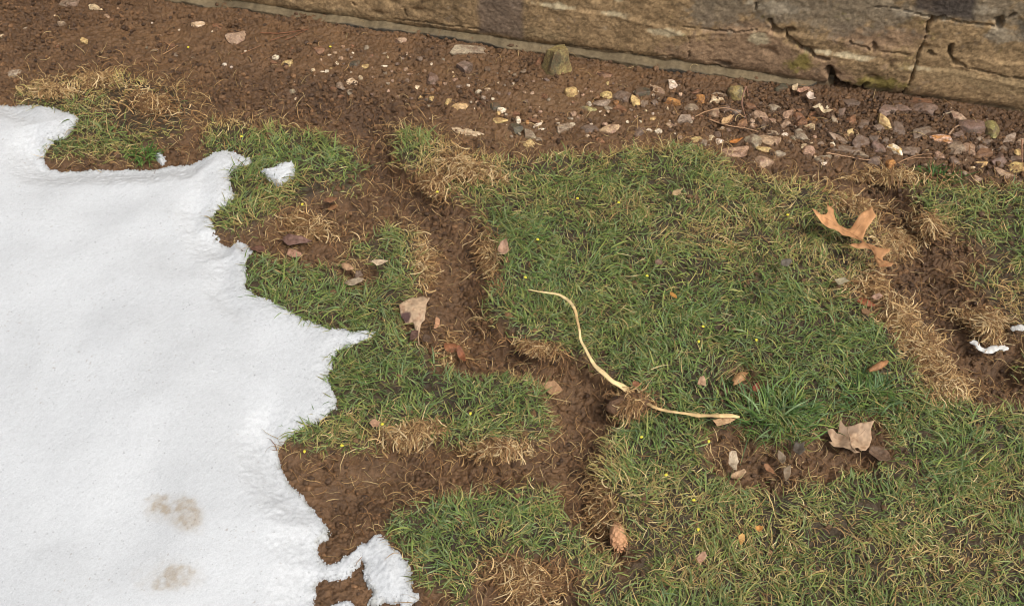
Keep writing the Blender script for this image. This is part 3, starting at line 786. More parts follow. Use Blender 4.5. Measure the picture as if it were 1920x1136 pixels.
LANDMARKS = []          # (px, py, short noun)
USED = set()
def where(px, py, skip=None):
    best = sorted((math.hypot(px - a, (py - b) * 1.3), a, b, n) for a, b, n in LANDMARKS if n != skip)
    for dist, a, b, n in best[:9]:
        dx, dy = px - a, (py - b) * 1.3
        ver = 'below' if dy > 0 else 'above'
        hor = 'right of' if dx > 0 else 'left of'
        far_ = 'close' if dist < 34 else 'a little way' if dist < 80 else 'some way' if dist < 160 else 'far'
        if abs(dx) > 2.2 * abs(dy): yield f'{far_} {hor} the {n}'
        elif abs(dy) > 2.2 * abs(dx): yield f'{far_} {ver} the {n}'
        else: yield f'{far_} {ver} and {hor} the {n}'
def unique(prefix, px, py, skip=None):
    for ph in where(px, py, skip):
        t = f'{prefix} {ph}'
        if t not in USED and len(t.split()) <= 16:
            USED.add(t); return t
    for ph in where(px, py, skip):
        for extra in ('second', 'third', 'fourth', 'fifth'):
            t = f'{extra} {prefix} {ph}'
            if t not in USED and len(t.split()) <= 16:
                USED.add(t); return t
    return prefix

STONE_N = 0
def stone(px, py, w, h, ang, tone, label=None, noun=None, up=0.5, rnd=False, mesh=None, second=None, name=None):
    global STONE_N
    STONE_N += 1
    p, z = gz(px, py)
    m = px_size(px, py)
    dep = math.atan2(CAM_H, p[1])
    a = w * m / 2
    b = h * m / 2 / (math.sin(dep) + 0.45 * up * math.cos(dep))
    c = max(min(a, b) * up, 0.0009) * 1.15
    small = max(w, h) < 13
    pool = SMALL if small else ROUNDS if rnd else ROCKS
    me = pool[(STONE_N * 5 + 3) % len(pool)] if mesh is None else pool[mesh % len(pool)]
    nm = name or ('pebble' if max(w, h) < 16 else 'stone')
    o = link(nm, me, None, loc=(p[0], p[1], z + c * 0.38))
    g_k = 1.0 if max(w, h) < 11 else 1.12 if max(w, h) < 18 else 1.26
    o.scale = (a * g_k, b * g_k, c * 1.35)
    k = math.tan(R(ang)) / math.sin(dep) if abs(ang) < 89 else 1e3
    o.rotation_euler = (R(rng.uniform(-9, 9)), R(rng.uniform(-9, 9)), -math.atan(k))
    t = TONE[tone]
    j = rng.uniform(0.86, 1.12)
    hue = rng.normal(1, 0.03, 3)
    o.color = (*np.clip(t[0] * j * hue * 1.05, 0, 1), 1)
    o['second_tone'] = [float(x) for x in (np.array(second) if second is not None else t[1] * j)] 
    if label is None:
        size = 'large' if max(w, h) >= 34 else 'mid-sized' if max(w, h) >= 20 else 'small' if max(w, h) >= 10 else 'tiny'
        shape = 'flat' if w > 1.9 * h else 'narrow' if h > 1.3 * w else 'blocky' if not rnd else 'rounded'
        label = unique(f"{size} {shape} {t[2]} {'pebble' if nm == 'pebble' else 'stone'}", px, py)
    USED.add(label)
    tag(o, label, 'stone' if nm != 'pebble' else 'pebble', 'stones strewn along the foot of the wall')
    return o

NAMED = [
 (875,95,78,19,3,'grey','pale grey slate sliver lying against the foot of the wall','pale slate sliver',.35),
 (1042,124,48,54,0,'olive','big mottled olive rock with a pointed top leaning on the wall foot','mottled olive rock',1.3),
 (1071,175,21,16,-10,'yellow','rounded ochre pebble just below the mottled olive rock','rounded ochre pebble',.7),
 (941,208,17,10,0,'white','bright white half round pebble on smooth soil in the middle of the strip','white half round pebble',.6),
 (880,250,56,14,9,'cream','long flat tan chip at the ragged upper edge of the turf','long tan chip',.3),
 (1131,141,30,11,12,'brown','reddish brown flat chip with dark stripes close under the wall','striped reddish chip',.4),
 (1207,173,30,16,0,'dark','dark greenish mossy stone half sunk in the soil','dark mossy stone',.4),
 (1191,190,17,21,0,'yellow','upright apricot coloured block between grey stones','apricot block',.6),
 (1260,192,30,15,4,'orange','flat orange brown stone in the gravel below the wall','flat orange stone',.5),
 (1234,246,15,12,25,'white','brightest white chip just above the turf edge','bright white chip',.6),
 (1379,179,26,24,0,'olive','rounded olive grey stone beside a thin upright twig','rounded olive stone',.8),
 (1422,219,32,17,12,'pink','peach coloured wedge stone below the thin upright twig','peach wedge stone',.5),
 (1655,232,38,20,48,'yellow','pale yellow wedge shaped stone tilted among purple stones','pale yellow wedge',.6),
 (1768,261,46,17,12,'white','white quartz lump with an orange end in the gravel at right','white quartz lump',.6),
 (1677,281,33,16,46,'white','pointed white and yellow stone above the dry straw','pointed white stone',.6),
 (1857,245,22,36,0,'olive','tall mustard yellow stone leaning in the gravel at far right','mustard stone',.8),
 (1667,309,18,18,40,'orange','bright orange stone at the edge of the dry straw','bright orange stone',.6),
 (1384,284,56,22,-8,'pink','large grey pink slab at the turf corner below the gravel','grey pink slab',.4),
 (447,72,36,29,-12,'pink','dusty pink square stone alone on bare soil at upper left','dusty pink square stone',.4),
 (538,120,19,11,0,'yellow','cream yellow pebble on the bare soil at upper left','cream yellow pebble',.5),
 (132,7,34,15,0,'grey','grey three cornered stone at the top left edge','three cornered grey stone',.4),
 (179,15,27,12,12,'cream','cream flat stone beside the three cornered grey stone','cream flat stone',.4),
 (157,79,14,13,0,'yellow','ochre pebble alone on soil above the straw patch','lone ochre pebble',.6),
 (841,192,17,13,0,'yellow','yellow clay like lump on top of a tan flat stone','yellow lump',.7),
 (751,78,20,11,-8,'pink','pinkish lump tucked under the wall footing','pinkish lump',.6),
 (971,226,11,15,0,'white','white and pink pebble above a greenish buried stone','white and pink pebble',.7),
 (871,130,27,23,-10,'purple','purplish grey block below the pale slate sliver','purplish block',.6),
 (812,150,27,25,-20,'purple','purplish grey three sided stone half sunk in smooth soil','three sided purple stone',.5),
 (1282,224,26,19,15,'grey','grey four sided slab with a sharp lower point','grey pointed slab',.4),
 (1821,241,43,25,6,'purple','reddish purple rounded slab right of a bent twig','reddish purple slab',.5),
 (1732,208,42,21,8,'purple','long purplish stone lying at the wall foot near the thin crack','long purplish stone',.5),
 (1448,264,46,21,4,'pink','broad pinkish grey slab in the middle of the gravel','broad pinkish slab',.45),
 (1875,301,31,25,-32,'purple','tilted pinkish purple slab at the right edge of the gravel','tilted purple slab',.5),
 (606,1007,20,24,0,'dark','blackish stone half under the edge of the big snow sheet','blackish stone',.5),
 (1114,243,0,0,0,'grey','','',0),
]
for e in NAMED:
    if e[7]: LANDMARKS.append((e[0], e[1], e[7]))
LANDMARKS += [(1595, 425, 'orange oak leaf'), (775, 575, 'big tan folded leaf'), (1600, 825, 'big tan ragged leaf'), (1158, 1010, 'pine cone'), (1450, 785, 'large grass tuft'),
              (1095, 640, 'long pale stalk'), (547, 455, 'wet brown leaf'), (525, 330, 'small snow remnant'), (1856, 652, 'white twisted scrap'), (1180, 765, 'rooty soil clod'),
              (1375, 870, 'pale bark strip'), (985, 1090, 'brown straw clump'), (845, 645, 'curled rust leaf')]
for e in NAMED:
    if not e[7]: continue
    sec = None
    if e[7] == 'white quartz lump': sec = lin(200, 140, 84)
    if e[7] == 'pointed white stone': sec = lin(214, 170, 90)
    if e[7] == 'mottled olive rock': sec = lin(92, 84, 62)
    if e[7] == 'striped reddish chip': sec = lin(60, 40, 32)
    if e[7] == 'mustard stone': sec = lin(110, 100, 70)
    if e[7] == 'blackish stone': sec = lin(40, 38, 36)
    stone(e[0], e[1], e[2], e[3], e[4], e[5], e[6], e[7], up=e[8], rnd=e[7] in ('rounded ochre pebble', 'rounded olive stone', 'mustard stone', 'white half round pebble', 'reddish purple slab'), second=sec)

p_, k_, g_, c_, w_, y_, o_, v_, d_, b_ = 'purple pink grey cream white yellow orange olive dark brown'.split()
STONES = [
 (1667,208,36,20,-4,p_),(1693,203,30,12,0,p_),(1720,191,50,13,4,b_),(1618,233,27,20,0,p_),(1646,243,22,16,0,p_),(1681,242,26,22,10,p_),(1794,221,38,16,32,k_),(1798,255,26,17,12,p_),(1726,250,50,20,-6,p_),
 (1790,278,32,25,0,g_),(1815,282,25,22,0,k_),(1708,283,43,20,5,p_),(1643,260,22,15,-10,p_),(1660,265,14,15,0,p_),(1615,268,32,24,0,p_),(1647,277,26,21,14,p_),(1613,290,27,13,5,g_),(1608,254,9,10,0,c_),
 (1836,263,16,12,0,g_),(1840,278,18,12,0,g_),(1892,263,34,16,-36,g_),(1880,280,22,16,0,p_),(1903,298,27,11,5,p_),(1908,285,14,16,20,y_),(1907,317,33,22,0,y_),(1887,328,41,14,30,k_),(1842,308,25,14,-5,y_),(1830,335,18,10,30,k_),
 (1847,288,30,18,0,b_),(1738,283,10,5,0,c_),(1343,188,25,14,-10,c_),(1349,177,29,8,8,g_),(1407,229,15,10,0,k_),(1412,237,12,10,10,k_),(1449,228,19,10,5,k_),(1474,234,26,16,-6,k_),(1445,250,25,11,10,g_),(1470,253,15,8,-5,w_),
 (1411,267,29,22,20,g_),(1435,280,30,12,4,y_),(1350,267,16,14,0,w_),(1429,304,31,20,36,k_),(1464,289,22,10,8,g_),(1502,254,27,19,32,g_),(1487,259,14,8,20,g_),(1506,274,16,11,-8,c_),(1516,287,25,20,-30,k_),(1522,269,8,7,0,c_),
 (1567,260,37,14,22,g_),(1561,272,12,10,0,w_),(1594,250,22,14,-8,y_),(1539,270,14,10,0,g_),(1581,282,57,14,5,p_),(1546,297,34,14,-4,g_),(1547,307,14,8,-8,w_),(1529,294,7,7,0,c_),(1569,293,12,8,-12,k_),(1564,224,14,16,0,g_),
 (1521,224,19,10,-8,o_),(1522,213,15,10,0,b_),(1500,209,18,8,8,b_),(1497,219,18,14,0,b_),(1591,195,34,16,4,p_),(1467,167,31,18,0,d_),(1518,171,14,11,0,k_),
 (1137,178,20,15,15,y_),(1164,184,31,19,8,p_),(1131,193,33,13,-4,g_),(1103,196,11,9,10,w_),(1103,205,27,9,14,v_),(1155,194,11,9,0,o_),(1140,203,15,9,0,g_),(1163,204,23,12,5,b_),(1207,194,18,15,-10,g_),(1226,195,14,13,0,p_),
 (1232,168,29,10,20,k_),(1259,159,19,15,18,w_),(1225,179,8,7,0,g_),(1276,178,9,7,10,c_),(1295,202,25,14,-3,g_),(1312,189,17,20,0,o_),(1306,172,20,8,-14,b_),(1299,222,7,10,0,k_),(1296,229,6,5,0,w_),(1261,234,21,9,4,k_),
 (1259,239,8,6,0,c_),(1218,245,14,7,8,w_),(1197,246,19,24,0,p_),(1140,245,37,17,-12,k_),(1104,242,31,14,0,p_),(1134,234,11,7,0,k_),(1108,234,8,5,0,w_),(1055,241,36,16,-14,g_),(1070,234,16,7,-8,w_),(1075,215,12,10,0,k_),
 (1072,222,14,6,0,g_),(1084,221,10,6,14,k_),(1045,225,10,6,0,k_),(1046,233,8,6,0,w_),(1127,264,18,9,6,b_),(1100,256,11,7,8,c_),(1223,223,15,8,-10,y_),(1224,214,6,5,0,w_),(1234,213,6,5,0,w_),(1252,204,6,6,0,c_),
 (1264,212,8,8,0,k_),(1274,258,10,12,0,k_),(1304,262,25,11,-4,y_),(1318,269,16,13,10,g_),(1126,210,6,6,0,w_),(1140,210,6,6,0,c_),(1177,229,8,6,0,w_),(1201,229,8,6,0,w_),(1163,237,6,4,0,k_),(1235,186,5,5,0,w_),(1098,168,6,6,0,k_),
 (1084,172,5,5,0,w_),(1190,173,5,5,0,w_),(1139,157,6,9,0,y_),(1013,117,24,13,-20,b_),(878,161,8,7,-20,w_),(897,173,13,8,0,w_),(914,168,12,5,0,c_),(810,185,11,13,0,y_),(788,184,9,8,0,y_),(862,201,27,13,4,y_),(935,213,9,10,0,y_),
 (937,226,25,12,-2,y_),(989,231,10,9,20,o_),(1006,235,18,8,-12,w_),(1014,243,13,4,-8,w_),(965,241,22,18,-20,d_),(991,254,26,17,24,g_),(992,269,24,15,-10,y_),(1010,262,14,8,14,g_),(960,256,8,6,0,g_),(974,252,8,7,0,g_),
 (898,204,8,5,0,w_),(883,192,5,4,0,w_),(924,186,7,5,0,w_),(1002,219,12,6,-10,k_),(1002,226,23,8,14,b_),(968,214,15,8,-4,b_),(950,216,9,8,0,g_),(1016,229,7,6,0,c_),(929,200,19,12,0,d_),(803,200,8,6,0,g_),(809,121,5,6,0,w_),
 (769,109,6,5,0,k_),(851,144,5,4,0,y_),(962,158,6,5,0,w_),(947,160,6,5,0,g_),(977,161,10,7,0,k_),(984,174,10,6,10,k_),
 (518,108,14,8,3,w_),(513,118,13,6,0,b_),(523,133,18,7,-6,b_),(547,92,8,14,0,b_),(596,96,21,14,0,b_),(619,105,10,7,14,w_),(602,113,7,7,0,k_),(632,120,8,8,-20,w_),(587,133,9,10,0,c_),(613,135,9,8,0,w_),(602,135,12,3,0,w_),
 (621,129,6,5,0,y_),(667,122,19,14,-14,d_),(684,125,15,8,-12,y_),(661,155,19,12,14,c_),(639,162,20,11,30,g_),(656,175,18,11,32,g_),(548,173,11,9,0,g_),(720,125,13,4,3,w_),(723,138,8,8,30,g_),(719,143,7,4,0,c_),(737,152,8,8,0,k_),
 (727,108,6,6,0,c_),(662,100,6,4,30,w_),(554,186,4,9,0,c_),(699,145,6,4,0,k_),(658,136,5,4,0,w_),(624,167,15,8,20,b_),(640,182,13,6,0,b_),
 (201,32,13,8,8,k_),(115,46,15,13,-30,g_),(5,69,10,8,0,c_),(370,47,24,11,-8,c_),(410,50,22,8,4,b_),(321,86,23,8,4,b_),(422,122,9,9,30,w_),(434,127,6,5,0,w_),(461,97,7,6,-20,w_),(25,140,26,13,-6,g_),(335,160,9,6,20,k_),(290,95,11,4,-6,g_),
 (210,38,9,6,0,b_),(285,44,5,4,0,w_),(336,57,5,4,0,w_),(398,60,4,4,0,w_),(302,67,5,5,0,k_),(222,18,8,6,0,k_),(103,30,4,4,0,c_),(48,54,10,4,-20,g_),(275,90,5,5,0,g_),(330,103,10,7,20,g_),(363,109,8,4,6,g_),(108,88,7,6,0,b_),
]
for e in STONES:
    stone(*e, up=0.42 if max(e[2], e[3]) > 13 else 0.6)
nfill = 0
while nfill < 130:                    # the smaller stones between them, thicker in the gravel at right
    px = rng.choice([rng.uniform(1060, 1915), rng.uniform(1330, 1915), rng.uniform(1330, 1915), rng.uniform(620, 1060)])
    base_y = 20 + (px - 330) * 0.135
    py = base_y + rng.uniform(22, 110) 
    p = at(px, py)
    if turf_d(p[:1], p[1:2])[0] > -0.006 or any(math.hypot(px - e[0], py - e[1]) < (e[2] + 10) / 2 for e in STONES + NAMED): continue
    w = rng.uniform(5, 12) if px < 1330 or nfill % 2 else rng.uniform(12, 26)
    STONES.append((px, py, w, w * .7, 0, p_))
    stone(px, py, w, w * rng.uniform(.5, .85), rng.uniform(-25, 25), rng.choice([p_, p_, p_, k_, k_, g_, g_, b_, b_, c_]), up=0.55)
    nfill += 1

# ------------------------------------------------------------------ leaves
def fill_outline(pts, step):
    poly = np.array(pts, float)
    n = len(poly)
    x0, y0 = poly.min(0); x1, y1 = poly.max(0)
    gx, gy = np.meshgrid(np.arange(x0 + step / 2, x1, step), np.arange(y0 + step / 2, y1, step * 0.9))
    gx = gx + (np.arange(gx.shape[0])[:, None] % 2) * step / 2
    inside = seg_dist([tuple(p) for p in poly], True, gx.ravel(), gy.ravel()) > step * 0.45
    inner = np.stack([gx.ravel(), gy.ravel()], -1)[inside]
    allp = [Vector(p) for p in np.concatenate([poly, inner])]
    v, e, f, *_ = geometry.delaunay_2d_cdt(allp, [(i, (i + 1) % n) for i in range(n)], [], 1, 1e-5)
    return np.array([p[:] for p in v]), np.array([list(t) for t in f if len(t) == 3])

def leaf(name, label, outline, tone, height=0.022, bend=(), curl=0.0, second=None, sec_at=None, ragged=1.2, step=None, cat='leaf', group=None, vein=None, dens=1):
    pl = []
    n = len(outline)
    for i in range(n):                # a slightly ragged edge
        a, b = np.array(outline[i], float), np.array(outline[(i + 1) % n], float)
        m = max(2, int(np.hypot(*(b - a)) / 5))
        for j in range(m):
            pl.append(tuple(a + (b - a) * j / m + rng.normal(0, ragged * 0.4, 2) * (0.4 if j == 0 else 1)))
    cx, cy = np.mean([p[0] for p in outline]), np.mean([p[1] for p in outline])
    size = max(np.ptp([p[0] for p in outline]), np.ptp([p[1] for p in outline]))
    v2, f = fill_outline(pl, step or max(2.2, size / 22))
    p0, zg = gz(cx, cy)
    zb = zg + height
    w = at(v2[:, 0], v2[:, 1], zb)
    u, t = (v2[:, 0] - cx) / size * 2, (v2[:, 1] - cy) / size * 2
    m = px_size(cx, cy)
    dz = np.zeros(len(u))
    for ang, off, amt in bend:        # fold lines: distance to a line through the leaf lifts or drops it
        nn = -math.sin(R(ang)) * u + math.cos(R(ang)) * t - off
        dz += amt * np.sqrt(nn * nn + 0.02) * size * m
    dz += curl * (u * u + t * t) * size * m * 0.5
    dz += 0.075 * size * m * fbm(u + cx, t + cy, 0.55, 3, 401)
    w[:, 2] += dz
    nz = fbm(u + cx * .1, t + cy * .1, 0.35, 3, 403)[:, None]
    n2_ = fbm(u + cx * .3, t + cy * .3, 0.09, 3, 407)[:, None]
    spot = sstep(0.25, 0.5, fbm(u + cx * .7, t + cy * .7, 0.16, 3, 413))[:, None] * 0.4
    c = np.array(tone) * (1 + 0.35 * nz + 0.35 * n2_) * 0.80 * (1 - spot * np.array([0.8, 1.0, 1.1]))
    if second is not None:
        mk = sstep(0.15, -0.15, np.hypot((v2[:, 0] - sec_at[0]) / sec_at[2], (v2[:, 1] - sec_at[1]) / sec_at[3]) - 1 + 0.3 * fbm(u, t, 0.3, 3, 405))[:, None]
        c = c * (1 - mk) + np.array(second) * 0.85 * mk
    org = np.array([p0[0], p0[1], zb])
    me = mesh_np(name, w - org, f, np.clip(c, 0.005, 1))
    o = link(name, me, M_LEAF, loc=tuple(org))
    so = o.modifiers.new('thick', 'SOLIDIFY'); so.thickness = 0.0003; so.offset = -1
    if label: tag(o, label, cat, group)
    if vein:
        k = 0
        for part, pts, r in vein:
            vp = np.array(pts, float)
            tt = np.linspace(0, len(vp) - 1, 4 * len(vp))
            vx, vy = np.interp(tt, range(len(vp)), vp[:, 0]), np.interp(tt, range(len(vp)), vp[:, 1])
            q = at(vx, vy, zb)
            for i in range(len(q)):
                dist = np.hypot(v2[:, 0] - vx[i], v2[:, 1] - vy[i])
                j = np.argmin(dist)
                q[i, 2] = zb + dz[j] * (1 if dist[j] < 6 else max(0.0, 1 - (dist[j] - 6) / 60)) + 0.0003
            pc = np.clip(np.array(tone) * (0.62 if part == 'midrib' else 0.7), 0, 1)
            link(part, tube_mesh(part, q - org, np.linspace(r, r * 0.6, len(q)), pc, 6), M_WOOD, o)
    return o

def tube_mesh(name, P, rad, tone, seg=7, flat=1.0, noise=0.0):
    P = np.asarray(P, float); n = len(P)
    rad = np.broadcast_to(np.asarray(rad, float), (n,))
    T = np.gradient(P, axis=0); T /= np.linalg.norm(T, axis=1)[:, None] + 1e-12
    S = np.cross(T, [0, 0, 1.0]); S /= np.linalg.norm(S, axis=1)[:, None] + 1e-9
    U = np.cross(S, T)
    a = np.linspace(0, 2 * math.pi, seg, endpoint=False)
    V = P[:, None] + rad[:, None, None] * (np.cos(a)[None, :, None] * S[:, None] + flat * np.sin(a)[None, :, None] * U[:, None])
    if noise: V = V + rng.normal(0, noise, V.shape)
    i = np.arange(n - 1)[:, None] * seg; j = np.arange(seg)[None]
    q = np.stack([i + j, i + (j + 1) % seg, i + seg + (j + 1) % seg, i + seg + j], -1).reshape(-1, 4)
    V = V.reshape(-1, 3)
    V = np.concatenate([V, P[:1], P[-1:]])
    caps = [[(k + 1) % seg, k, n * seg, n * seg] for k in range(seg)] + [[(n - 1) * seg + k, (n - 1) * seg + (k + 1) % seg, n * seg + 1, n * seg + 1] for k in range(seg)]
    me = bpy.data.meshes.new(name)
    faces = q.tolist() + [c[:3] for c in caps]
    me.from_pydata(V.tolist(), [], faces)
    for pp in me.polygons: pp.use_smooth = True
    col = np.ones((len(V), 4), np.float32)
    tn = np.asarray(tone, float)
    col[:, :3] = np.repeat(tn, seg, 0).tolist() + [tn[0], tn[-1]] if tn.ndim == 2 else tn
    at_ = me.color_attributes.new('tone', 'FLOAT_COLOR', 'POINT')
    at_.data.foreach_set('color', col.ravel())
    return me

Z = lambda ox, oy, s, pts: [(ox + x / s, oy + y / s) for x, y in pts]
TAN, ORANGE, DBROWN = lin(196, 164, 128), lin(208, 148, 92), lin(92, 66, 50)
leaf('oak_leaf', 'bright orange tan oak leaf with long pointed lobes lying on turf', Z(1400, 360, 2.99, [(345,160),(375,158),(405,160),(438,146),(450,125),(443,88),(466,96),(484,112),(486,128),(500,152),(522,178),(555,191),(588,191),(606,170),(622,148),(655,126),(694,108),(700,132),(716,163),(700,178),(682,202),(668,218),(655,250),(652,276),(668,292),(690,305),(722,330),(762,345),(792,356),(786,370),(768,376),(752,388),(757,402),(780,416),(810,432),(800,446),(768,440),(736,436),(730,412),(718,384),(706,352),(690,334),(655,322),(610,330),(568,330),(580,312),(612,298),(640,290),(646,280),(626,266),(598,252),(566,240),(536,240),(516,222),(490,210),(452,208),(418,205),(384,186)]),
     lin(208, 154, 106), height=0.034, bend=((60, 0.0, 0.15), (-30, 0.1, -0.10)), curl=0.22, ragged=0.7, step=4.2,
     vein=[('midrib', Z(1400, 360, 2.99, [(790,440),(735,390),(690,325),(652,280),(620,240),(580,215),(470,165),(380,165)]), 0.0009), ('vein', Z(1400, 360, 2.99, [(600,225),(640,185),(690,130)]), 0.0006), ('vein', Z(1400, 360, 2.99, [(500,178),(470,140),(450,100)]), 0.0005)])
leaf('folded_leaf', 'big pale tan folded leaf at the edge of the middle track', [(748,572),(757,562),(772,550),(792,545),(806,548),(800,562),(798,580),(796,598),(788,604),(785,618),(780,615),(774,600),(760,600),(752,590),(750,580)],
     lin(202, 172, 140), height=0.026, bend=((20, 0.05, -0.22),), curl=0.0, second=lin(92, 68, 64), sec_at=(760, 590, 11, 9), vein=[('stem', [(781,606),(783,622),(785,640)], 0.0011)])
leaf('maple_leaf', 'big tan ragged leaf with pointed lobes lying in the bare hollow', [(1548,803),(1560,806),(1571,812),(1572,795),(1584,803),(1600,800),(1618,796),(1637,794),(1632,806),(1636,820),(1630,836),(1622,848),(1610,850),(1608,842),(1600,845),(1600,852),(1608,858),(1598,860),(1590,848),(1580,840),(1566,836),(1554,826),(1562,824)],
     lin(196, 164, 132), height=0.020, bend=((75, 0.0, -0.26), (10, -0.1, 0.22)), curl=0.34, second=lin(148, 122, 98), sec_at=(1590, 806, 18, 10), ragged=1.0,
     vein=[('midrib', [(1600,858),(1594,838),(1592,822),(1588,804)], 0.0008), ('vein', [(1593,830),(1612,815),(1632,800)], 0.0006), ('vein', [(1593,832),(1575,822),(1556,808)], 0.0006)])
def blob(cx, cy, w, h, ang, n=11, rag=0.16, tip=0.0):
    out = []
    n = int(rng.integers(7, 11))
    for i in range(n):
        a = 2 * math.pi * (i + rng.uniform(-.25, .25)) / n
        r = rng.uniform(0.62, 1.2) if i % 2 else rng.uniform(0.85, 1.25)
        x, y = w / 2 * math.cos(a) * r * (1 + tip * math.cos(a)), h / 2 * math.sin(a) * r * (1 - tip * abs(math.cos(a)))
        c, s = math.cos(R(ang)), math.sin(R(ang))
        out.append((cx + x * c - y * s, cy + x * s + y * c))
    return out
